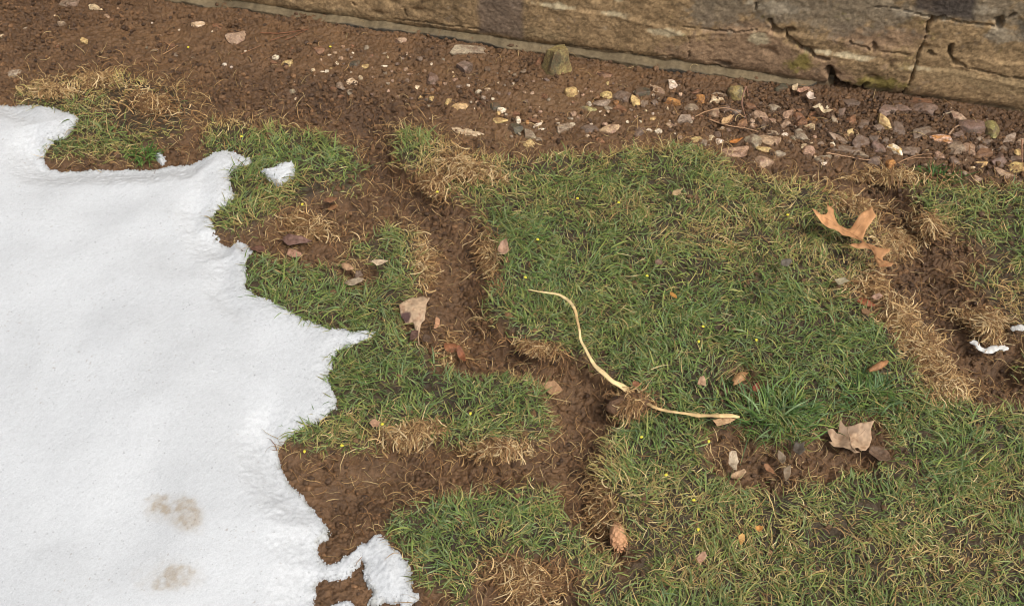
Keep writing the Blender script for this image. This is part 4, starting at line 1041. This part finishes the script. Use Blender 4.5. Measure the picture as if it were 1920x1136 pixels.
SCRAPS = [  # name, px, py, w, h, angle, colour, height, fold, curl, label
 ('dead_leaf', 547, 452, 58, 22, 4, (128, 98, 86), .012, .10, 0, 'wet brown leaf pressed flat on mud beside the snow edge'),
 ('dead_leaf', 551, 474, 28, 18, 20, (172, 132, 108), .012, -.1, 0, 'small pinkish leaf half under the wet brown leaf'),
 ('dead_leaf', 484, 468, 30, 13, 0, (110, 78, 62), .012, .1, 0, 'dark brown leaf scrap at the snow edge left of the wet brown leaf'),
 ('dead_leaf', 618, 376, 28, 11, -8, (136, 98, 70), .010, .1, 0, 'brown crumpled leaf in the upper side track'),
 ('dead_leaf', 623, 391, 21, 9, -30, (150, 108, 74), .010, .15, 0, 'small brown curled leaf just under the crumpled leaf of the side track'),
 ('dead_leaf', 707, 493, 32, 13, -4, (206, 182, 152), .028, .1, .1, 'pale cream leaf lying on grass left of the middle track'),
 ('dead_leaf', 650, 497, 24, 14, 10, (176, 140, 106), .022, -.2, 0, 'tan leaf curled over a small dark gap in the grass'),
 ('dead_leaf', 662, 530, 34, 13, -14, (164, 146, 122), .022, .1, 0, 'grey tan narrow leaf lying below the dark gap in the grass'),
 ('dead_leaf', 671, 515, 15, 18, 20, (130, 110, 94), .022, .2, 0, 'dull grey leaf scrap standing beside the grey tan narrow leaf'),
 ('dead_leaf', 776, 629, 15, 22, 15, (104, 78, 66), .020, .1, 0, 'dark brown leaf scrap below the big tan folded leaf'),
 ('dead_leaf', 799, 634, 16, 14, 0, (96, 76, 60), .018, .1, 0, 'dull dark leaf scrap right of the stem of the tan folded leaf'),
 ('dead_leaf', 818, 610, 11, 28, 12, (196, 148, 112), .020, .3, 0, 'narrow pinkish tan leaf standing at the track edge'),
 ('dead_leaf', 845, 646, 30, 20, 24, (164, 108, 74), .022, -.35, .2, 'rust orange curled leaf at the bend of the track'),
 ('dead_leaf', 866, 672, 14, 32, -22, (146, 92, 62), .020, .4, 0, 'narrow rust leaf hanging into the track below the curled rust leaf'),
 ('dead_leaf', 944, 471, 24, 28, 10, (176, 142, 116), .028, .25, .2, 'pinkish tan cupped leaf at the left edge of the main lawn'),
 ('dead_leaf', 703, 796, 20, 17, -20, (176, 138, 108), .030, .2, .1, 'small tan leaf on dark grass beside the snow'),
 ('dead_leaf', 1035, 729, 36, 30, 20, (178, 140, 104), .014, .18, .1, 'tan torn leaf lying in the track left of the stalk'),
 ('dead_leaf', 1191, 722, 15, 13, 0, (146, 100, 70), .022, .2, .2, 'small brown leaf scrap beside the root end of the stalk'),
 ('dead_leaf', 1314, 716, 18, 19, 40, (186, 150, 118), .028, .2, 0, 'small tan triangular leaf on lawn above the right stalk end'),
 ('dead_leaf', 1389, 702, 36, 16, -32, (188, 144, 98), .030, -.35, 0, 'tan leaf folded lengthwise above a dark hollow in the grass'),
 ('dead_leaf', 1416, 729, 13, 19, 30, (150, 82, 62), .020, .3, 0, 'reddish dark leaf scrap in the hollow by the large tuft'),
 ('dead_leaf', 1472, 494, 24, 14, -10, (112, 104, 92), .026, .2, 0, 'dark grey leaf scrap low in the grass left of the oak leaf'),
 ('dead_leaf', 1234, 493, 13, 11, 30, (142, 116, 98), .022, .2, 0, 'small dull pink leaf scrap in the middle of the lawn'),
 ('dead_leaf', 1268, 364, 22, 14, -28, (186, 158, 118), .030, .25, 0, 'small tan leaf on straw grass near the top of the lawn'),
 ('dead_leaf', 1261, 554, 18, 7, 40, (190, 138, 70), .030, .2, 0, 'narrow orange yellow leaf scrap in the middle of the lawn'),
 ('dead_leaf', 1622, 562, 38, 16, 18, (150, 92, 62), .018, -.3, .2, 'twisted reddish brown leaf at the left edge of the right track'),
 ('dead_leaf', 1640, 560, 22, 14, -10, (184, 148, 124), .022, .3, .1, 'pinkish leaf end sticking out of the twisted reddish leaf'),
 ('dead_leaf', 1650, 679, 46, 15, -24, (170, 122, 82), .030, -.4, 0, 'brown leaf rolled into a wedge on green lawn at right'),
 ('dead_leaf', 1576, 528, 26, 16, 0, (172, 160, 130), .020, .1, 0, 'pale greyish leaf scrap sunk in straw below the oak leaf'),
 ('dead_leaf', 1352, 791, 38, 21, 0, (204, 166, 124), .020, .1, .1, 'tan torn leaf lying under the right end of the long stalk'),
 ('dead_leaf', 1646, 852, 46, 30, 24, (112, 88, 68), .016, .1, .1, 'dark brown decayed leaf right of the big ragged leaf'),
 ('dead_leaf', 1474, 890, 14, 28, 10, (146, 126, 102), .014, .2, .1, 'pale grey decayed leaf bit in the bare hollow'),
 ('dead_leaf', 1463, 862, 14, 28, -20, (140, 122, 100), .016, .3, .1, 'grey crumpled leaf bit at the lower edge of the large tuft'),
 ('dead_leaf', 1498, 842, 24, 26, 20, (92, 82, 70), .014, .2, 0, 'dark slate grey leaf beneath the lower edge of the large tuft'),
 ('dead_leaf', 1441, 880, 26, 12, 40, (156, 112, 78), .012, .2, 0, 'brown leaf sliver on the soil of the bare hollow'),
 ('bark_strip', 1373, 869, 20, 40, -14, (196, 176, 148), .018, .3, 0, 'pale whitish strip of bark in the bare hollow'),
 ('bark_strip', 1380, 894, 32, 18, -20, (182, 150, 116), .014, .3, 0, 'torn tan strip just under the pale bark strip'),
 ('dead_leaf', 1314, 1047, 17, 24, 30, (190, 150, 122), .028, .25, 0, 'small pinkish tan leaf low in the foreground lawn'),
 ('dead_leaf', 1389, 1013, 14, 30, 8, (206, 162, 96), .030, .3, .2, 'curled yellow tan leaf in the foreground lawn'),
 ('dead_leaf', 1422, 992, 16, 13, 20, (206, 150, 82), .030, .3, .2, 'small orange yellow leaf scrap above the curled yellow leaf'),
 ('dead_leaf', 1362, 228, 26, 12, -30, (206, 168, 122), .008, .3, 0, 'tan torn leaf scrap lying across a twig in the gravel'),
 ('dead_leaf', 1377, 268, 28, 9, -18, (196, 128, 66), .008, .3, 0, 'orange thin leaf scrap on the grey pink slab'),
 ('dead_leaf', 1489, 168, 15, 14, -30, (214, 188, 152), .008, .3, 0, 'cream leaf chip under the wall right of dark stones'),
 ('dead_leaf', 1504, 172, 26, 9, -12, (190, 148, 122), .008, .3, 0, 'pinkish leaf chip beside the cream leaf chip under the wall'),
 ('dead_leaf', 1517, 185, 17, 13, 30, (226, 204, 184), .009, .4, .2, 'whitish curled chip below the pinkish leaf chip'),
 ('dead_leaf', 1541, 212, 30, 8, 22, (230, 208, 170), .010, .5, .2, 'cream curled leaf scrap bright on dark soil below the mossy wall corner'),
 ('dead_leaf', 1530, 203, 16, 5, -14, (230, 210, 176), .010, .4, .2, 'thin cream sliver arching above the cream curled scrap'),
 ('dead_leaf', 1550, 204, 8, 7, 0, (232, 212, 178), .009, .4, .2, 'small cream triangular scrap right of the thin cream sliver'),
]
for nm, px, py, w, h, ang, c, ht, fold, curl, lab in SCRAPS:
    leaf(nm, lab, blob(px, py, w, h, ang, tip=rng.uniform(-.1, .35)), lin(*c), ht, ((ang, 0, fold * 1.1), (ang + rng.uniform(50, 120), rng.uniform(-.2, .2), fold * 0.7)), curl, ragged=0.8, cat='leaf' if nm == 'dead_leaf' else 'bark',
         vein=[('midrib', [(px - w * .42 * math.cos(R(ang)), py - w * .42 * math.sin(R(ang))), (px, py), (px + w * .42 * math.cos(R(ang)), py + w * .42 * math.sin(R(ang)))], 0.0005)] if nm == 'dead_leaf' and max(w, h) >= 30 and w > h else None)
    USED.add(lab)

# ------------------------------------------------------------------ stalk, twigs, cone, scraps
def path3(pts, zoff, n=60, fine=False, wob=0.0):
    a = np.array(pts, float)
    if a.shape[1] == 2: a = np.concatenate([a, np.full((len(a), 1), zoff)], 1)
    t0 = np.concatenate([[0], np.cumsum(np.hypot(*np.diff(a[:, :2], axis=0).T))])
    t = np.linspace(0, t0[-1], n)
    # smooth by a Catmull-Rom through the points
    out = []
    for c in range(3):
        m = np.gradient(a[:, c], t0)
        k = np.clip(np.searchsorted(t0, t, 'right') - 1, 0, len(t0) - 2)
        hh = t0[k + 1] - t0[k]; s = (t - t0[k]) / hh
        out.append((2*s**3-3*s**2+1)*a[k, c] + (s**3-2*s**2+s)*hh*m[k] + (-2*s**3+3*s**2)*a[k+1, c] + (s**3-s**2)*hh*m[k+1])
    px, py, zo = out
    g0 = at(px, py, 0)
    z = ground_height(g0[:, 0], g0[:, 1], False)
    z = np.convolve(np.pad(z, 6, mode='edge'), np.ones(13) / 13, 'valid') + zo
    return at(px, py, z) + rng.normal(0, wob, (n, 3)), t / t[-1]
STALK = [(990,543,.021),(1018,548,.023),(1048,553,.024),(1066,562,.026),(1078,578,.027),(1081,598,.026),(1086,622,.025),(1093,645,.024),(1102,663,.023),(1115,684,.022),(1134,702,.021),(1155,718,.019),(1174,730,.011),(1190,740,.008),(1205,750,.009),(1225,762,.017),(1250,770,.020),(1290,776,.021),(1330,779,.023),(1388,780,.025)]
P, t = path3(STALK, 0.03, 150)
P = P + np.stack([0.0009 * (vnoise(t * 26, t * 0, s_) - .5) * 2 for s_ in (431, 433, 435)], -1)
rw = np.interp(t, [0, .08, .18, .28, .38, .5, .56, .60, .64, .7, .8, .97, 1], [.0006, .0018, .0025, .0015, .0021, .0036, .0055, .005, .0030, .0018, .0022, .0032, .0016]) * (0.8 + 0.4 * vnoise(t * 18, t * 0, 437))
tone = lin(214, 188, 138)[None] * (1 + 0.15 * np.sin(t * 40)[:, None] * np.sin(t * 13)[:, None]) * np.where(((t > .19) & (t < .27))[:, None], [[.72, .64, .58]], 1) * np.where((t > .56)[:, None], [[.92, .84, .78]], 1)
o = link('stalk', tube_mesh('stalk', P, rw, np.clip(tone * (1 + 0.3 * (vnoise(t * 60, t * 0, 425) - .5)[:, None] - 0.3 * (vnoise(t * 23, t * 0, 427) > .8)[:, None]), 0, 1), 9, 0.38, 0.00016), M_WOOD)
tag(o, 'long pale straw coloured stalk curving over the lawn and through a rooty clod', 'stalk')
TWIGS = [
 ('thin reddish twig fork lying on soil near the wall at upper left', [(488,62),(520,63),(548,60),(580,55)], .0010, (128, 84, 58), [[(506,77),(532,68),(556,60)], [(534,76),(556,66),(578,55)]]),
 ('short thin twig lying below the dusty pink stone', [(452,102),(470,94),(490,85)], .0008, (138, 98, 68), []),
 ('pale short twig on soil left of the dusty pink stone', [(306,102),(320,94),(334,85)], .0009, (164, 128, 92), []),
 ('thin grey brown twig standing against the rounded olive stone', [(1399,162,.03),(1393,180,.02),(1391,196,.012),(1395,210,.008),(1399,223,.006)], .0014, (140, 104, 84), [[(1399,163),(1402,175),(1405,193)]]),
 ('thin arching tan twig in the gravel above a tan leaf scrap', [(1303,219,.006),(1325,209,.010),(1358,203,.014),(1380,208,.010),(1394,220,.006)], .0010, (168, 132, 98), []),
 ('straight tan twig running through the tan leaf scrap in the gravel', [(1330,224),(1352,232),(1373,237),(1398,241),(1422,247)], .0013, (170, 134, 102), []),
 ('long thin twig under the flat purplish stones above the straw', [(1549,287),(1580,292),(1611,298),(1632,301)], .0011, (176, 140, 108), []),
 ('arched thin twig lying over straw below the purplish slabs', [(1678,309),(1700,298),(1722,291),(1748,289)], .0012, (150, 116, 86), [[(1700,300),(1725,296),(1750,296)]]),
 ('bent grey brown twig between two purple slabs at right', [(1779,252),(1788,242),(1798,235),(1812,229)], .0018, (158, 130, 106), [[(1798,235),(1812,229),(1845,229)]]),
 ('small twig near the wall left of the pinkish purple stone', [(1768,215),(1778,212),(1788,208)], .0016, (150, 132, 110), []),
 ('thin upright twig at the right edge of the gravel', [(1916,262,.03),(1916,280,.02),(1917,305,.006)], .0013, (150, 110, 84), []),
 ('dark thin twig slanting on smooth soil above the half round pebble', [(880,169),(890,180),(902,192),(914,203)], .0009, (96, 62, 44), []),
 ('dark short stick at the soil edge left of the white pink pebble', [(812,160),(820,170)], .0008, (110, 74, 54), []),
 ('curved tan stem lying on straw at the turf corner', [(1613,360),(1628,349),(1651,345)], .0012, (190, 152, 104), []),
]
for lab, pts, r, c, forks in TWIGS:
    P, t = path3(pts, 0.004, 26, wob=0.0002)
    o = link('twig', tube_mesh('twig', P, r * (1 - 0.5 * t), lin(*c), 6), M_WOOD)
    tag(o, lab, 'twig'); USED.add(lab)
    for fk in forks:
        P2, t2 = path3(fk, 0.004, 18, wob=0.0002)
        link('branch', tube_mesh('branch', P2, r * 0.7 * (1 - 0.5 * t2), lin(*c), 6), M_WOOD, o)

def white_scrap(label, pts, r0):
    P, t = path3(pts, 0.016, 40)
    w = r0 * (0.5 + 0.7 * vnoise(t * 9, t * 0 + r0 * 1e3, 421) + 0.25 * vnoise(t * 31, t * 0, 423)) * np.clip(np.minimum(t * 9 + .4, (1 - t) * 7 + .4), 0, 1)
    o = link('plastic_scrap', tube_mesh('plastic_scrap', P, w, np.array([0.62, 0.60, 0.56]), 12, 0.28, 0.00045), M_WOOD)
    tag(o, label, 'scrap')
white_scrap('bright white twisted scrap beside straw in the right track', [(1819,643),(1829,642),(1836,652),(1849,658),(1864,654),(1878,652),(1891,654)], 0.0042)
white_scrap('white stub poking from the straw clump at the right edge', [(1895,617),(1905,615),(1918,614),(1928,613)], 0.0042)

def pine_cone(px, py, w, h, ang):
    p, z = gz(px, py); m = px_size(px, py)
    Lh, rr = h * m / 2 / 0.85, w * m / 2
    V, Fc, C = [], [], []
    yaw = R(ang)
    rows = 13
    k = 0
    for i in range(rows):
        s = -0.95 + 1.9 * i / (rows - 1)
        rad = rr * math.sqrt(max(0.03, 1 - s * s)) * (1.0 - 0.12 * s)
        n = max(5, int(9 * rad / rr))
        for j in range(n):
            a = 2 * math.pi * (j + 0.5 * (i % 2)) / n + rng.uniform(-.08, .08)
            nrm = np.array([math.cos(a), 0.25 * -s, math.sin(a)])
            ctr = np.array([rad * math.cos(a) * .82, s * Lh, rad * math.sin(a) * .82])
            tan_ = np.array([-math.sin(a), 0, math.cos(a)])
            ln = Lh * 0.30; wd = 2.1 * math.pi * rad / n * 0.55
            tipv = np.array([0, -1.0, 0])
            pts = [(-1, 0, 0), (-.75, .75, .10), (0, 1.0, .28), (.75, .75, .10), (1, 0, 0), (0, -.35, -.05), (0, .45, .26)]
            b = len(V)
            for u_, v_, o_ in pts:
                V.append(ctr + tan_ * wd * u_ + tipv * ln * (v_ - .1) + nrm * rr * (o_ + .05))
                tip = max(0, v_)
                C.append(lin(206, 156, 116) * (1.12 - 0.35 * (1 - tip)) * rng.uniform(.92, 1.08))
            for f in ([0, 1, 6], [1, 2, 6], [2, 3, 6], [3, 4, 6], [4, 5, 6], [5, 0, 6]):
                Fc.append([b + x for x in f])
    v, f = I2
    b = len(V)
    V = np.array(V + [np.array([q[0] * rr * .78, q[1] * Lh * .97, q[2] * rr * .78]) for q in v])
    C = np.array(C + [lin(120, 78, 52)] * len(v)); Fc = np.array(Fc + [[b + x for x in t_] for t_ in f])
    o = link('pine_cone', mesh_np('pine_cone', V, Fc, C, smooth=False), M_LEAF, loc=(p[0], p[1], z + rr * 1.05))
    so = o.modifiers.new('thick', 'SOLIDIFY'); so.thickness = 0.0005
    o.rotation_euler = (R(6), 0, yaw)
    tag(o, 'small tan pine cone lying on grass at the end of the middle track', 'pine cone')
pine_cone(1158, 1011, 28, 44, 6)

# ------------------------------------------------------------------ dead grass clumps, a rooty clod, the big tuft
FIB = np.array([[0.54, 0.37, 0.175], [0.43, 0.27, 0.115], [0.27, 0.15, 0.065], [0.62, 0.47, 0.26], [0.17, 0.092, 0.043]])
def fibres(px, py, rx, ry, n, height, Lr=(0.014, 0.038), dark=0.0, ang=0.0):
    n = int(n * 0.8)
    a = rng.uniform(0, 6.283, n)
    r = np.minimum(np.abs(rng.normal(0, 0.60, n)), 1.35) * (0.9 + 0.25 * np.sin(a * 3 + px) + 0.15 * np.sin(a * 5 + py))
    ux, uy = r * np.cos(a) * rx, r * np.sin(a) * ry
    c, s = math.cos(R(ang)), math.sin(R(ang))
    q = at(px + ux * c - uy * s, py + ux * s + uy * c, 0.0)
    z = ground_height(q[:, 0], q[:, 1], False) + 0.46 * height * np.clip(1 - r * r * 0.5, 0, 1) * rng.uniform(0.0, 1, n) * (0.55 + 0.9 * vnoise(q[:, 0] / .012, q[:, 1] / .012, 409)) + rng.uniform(0, .005, n)
    q = at(px + ux * c - uy * s, py + ux * s + uy * c, z)
    cs = FIB[np.where(rng.random(n) < dark, rng.choice([2, 4], n), rng.integers(0, 5, n))] * rng.uniform(.75, 1.2, (n, 1))
    k = 8
    return blades(q[:, 0], q[:, 1], z, rng.uniform(*Lr, n), rng.uniform(.0004, .0010, n), R(1) * rng.uniform(-10, 50, n), R(1) * rng.uniform(-55, 15, n), 5 * fbm(q[:, 0], q[:, 1], .03, 2, 411) + rng.normal(0, 1.1, n), rng.normal(0, 2.6, n), k, np.ones(n) * 1.3, np.repeat(cs[:, None], k, 1), True)
CLUMPS = [
 (1690,455,34,52,1500,.026,.15,'curly dry straw ridge beside the right tip of the oak leaf',70),
 (1640,540,40,22,900,.022,.35,'brown matted straw just below the oak leaf',20),
 (1690,600,40,28,1500,.030,.1,'golden straw mound left of the dark hollow in the right track',30),
 (1735,655,42,32,1700,.030,.1,'golden straw ridge running down the left side of the right track',40),
 (1775,715,46,34,1300,.022,.25,'pale brown straw mat at the lower end of the right track',40),
 (1845,608,44,26,1700,.034,.1,'domed golden straw clump above the bright white scrap',10),
 (1740,425,30,22,600,.016,.3,'small straw tangle at the head of the right track',30),
 (1610,385,50,14,900,.016,.3,'loose reddish straw fringe above the oak leaf',12),
 (1665,332,90,11,1000,.010,.2,'long pale straw mat along the edge of the gravel at right',0),
 (875,315,70,26,1500,.020,.1,'pale curling straw mat at the top left corner of the main lawn',18),
 (815,350,34,24,700,.016,.45,'reddish brown straw fringe at the head of the middle track',30),
 (770,818,52,20,1300,.028,.1,'golden straw tangle along the lower track bank',-10),
 (930,846,60,13,900,.016,.2,'low straw fringe hanging over the lower track',-4),
 (990,1092,66,40,2200,.026,.45,'large brown straw clump at the bottom edge of the lawn',10),
 (1130,965,26,50,1000,.018,.35,'brown straw strip leading down to the pine cone',-20),
 (856,660,26,22,420,.012,.4,'rusty straw tuft around the curled rust leaf',20),
 (800,500,16,45,700,.020,.15,'thin golden straw strip along the left bank of the middle track',0),
 (915,480,20,50,700,.018,.4,'brown straw fringe along the right bank of the middle track',-10),
 (1010,655,55,7,350,.008,.4,'frayed pale root fringe overhanging the track bend',14),
 (580,430,60,24,900,.012,.5,'brown fibrous mat on the upper side track',8),
 (95,170,52,13,700,.024,.05,'pale yellow straw tuft at the edge of the snow at upper left',4),
 (180,150,50,14,700,.022,.1,'straw tuft on bare soil above the snow corner',-4),
 (290,195,60,26,800,.016,.35,'thin brown straw patch right of the snow corner',10),
 (560,1080,20,30,300,.02,.3,'',0),
]
for px, py, rx, ry, n, ht, dk_, lab, ang in CLUMPS:
    if not lab: continue
    V, Q, C = fibres(px, py, rx, ry, n, ht, dark=dk_, ang=ang)
    o = link('straw_clump', mesh_np('straw_clump', V, Q, C), M_STRAW)
    tag(o, lab, 'straw'); USED.add(lab)
p, z = gz(1178, 766)
v, f = I3
m = px_size(1178, 766)
vv = v * np.array([36 * m, 24 * m, .011]) * (1 + .75 * fbm(v[:, 0] * 3 + v[:, 2] * 2, v[:, 1] * 3 - v[:, 2] * 2, 1.0, 4, 501)[:, None]) 
root = bpy.data.objects.new('root_clod', None); COL.objects.link(root); root.location = (p[0], p[1], z); root.empty_display_size = 0.02
tag(root, 'brown clod of soil and roots over the middle of the long stalk', 'clod')
cc = np.array([0.14, 0.075, 0.038]) * (1 + .3 * fbm(v[:, 0], v[:, 1], .3, 3, 503)[:, None])
link('soil', mesh_np('soil', vv + [0, 0, .012], f, np.clip(cc, .01, 1)), M_SOIL, root)
V, Q, C = fibres(1178, 762, 44, 28, 900, .036, dark=.35)
link('roots', mesh_np('roots', V - np.array([p[0], p[1], z]), Q, C), M_STRAW, root)

def tuft(px, py, n, Lr, label, spread, tones, wr=(.0007, .0013)):
    q, z = gz(px, py)
    x, y = q[0] + rng.normal(0, spread, n) + rng.choice([-1, 0, 1], n) * spread * .8, q[1] + rng.normal(0, spread * .8, n)
    az = np.arctan2(y - q[1], x - q[0]) + rng.normal(0, .9, n)
    c = GREENS[rng.choice(tones, n)] * rng.uniform(.7, 1.15, (n, 1))
    V, Q, C = blades(x, y, np.full(n, z - .002), rng.uniform(*Lr, n), rng.uniform(*wr, n), R(1) * rng.uniform(35, 82, n), R(1) * rng.uniform(-55, 25, n), az, rng.normal(0, .35, n), 7, np.zeros(n), np.repeat(c[:, None], 7, 1))
    o = link('grass_tuft', mesh_np('grass_tuft', V, Q, C), M_GRASS)
    tag(o, label, 'grass tuft'); USED.add(label)
tuft(1450, 782, 250, (.018, .056), 'large blue green grass tuft spreading at the right end of the stalk', .022, [0, 1, 1, 2, 4, 5, 5, 3])
tuft(1620, 745, 120, (.02, .042), 'long bladed green tuft above the big ragged leaf', .02, [0, 1, 2, 4])
tuft(270, 293, 130, (.012, .028), 'small bright green tuft at the snow edge on mud', .008, [0, 1, 2])
tuft(1755, 335, 120, (.014, .03), 'dark small grass tuft in straw below the gravel', .012, [0, 0, 1])

# ------------------------------------------------------------------ tiny yellow buds
BUDS = [(353,89),(619,88),(1160,380),(1083,372),(1008,449),(1213,517),(1477,403),(985,520),(1310,640),(1318,612),(1418,637),(1329,827),(1203,819),(1249,890),(1301,937),(1309,992),(571,846),(641,835),(717,795),(882,775),(567,383),(453,256),(820,360),(1660,560)]
bud_me = mesh_np('bud', I1[0] * (1 + .12 * np.sin(I1[0][:, :1] * 5)), I1[1], np.tile(np.array([[0.74, 0.66, 0.07]]), (len(I1[0]), 1)))
bud_me.materials.append(M_LEAF)
for px, py in BUDS:
    p, z = gz(px, py)
    dt = turf_d(p[:1], p[1:2])[0]
    zz = z + (0.026 if dt > 0 else 0.003)
    q = at(px, py, zz)
    o = link('bud', bud_me, None, loc=tuple(q))
    o.scale = (0.0026, 0.002, 0.0017); o.rotation_euler = (0, 0, rng.uniform(0, 3))
    tag(o, unique('tiny bright yellow bud', px, py), 'bud', 'yellow buds scattered over the lawn')
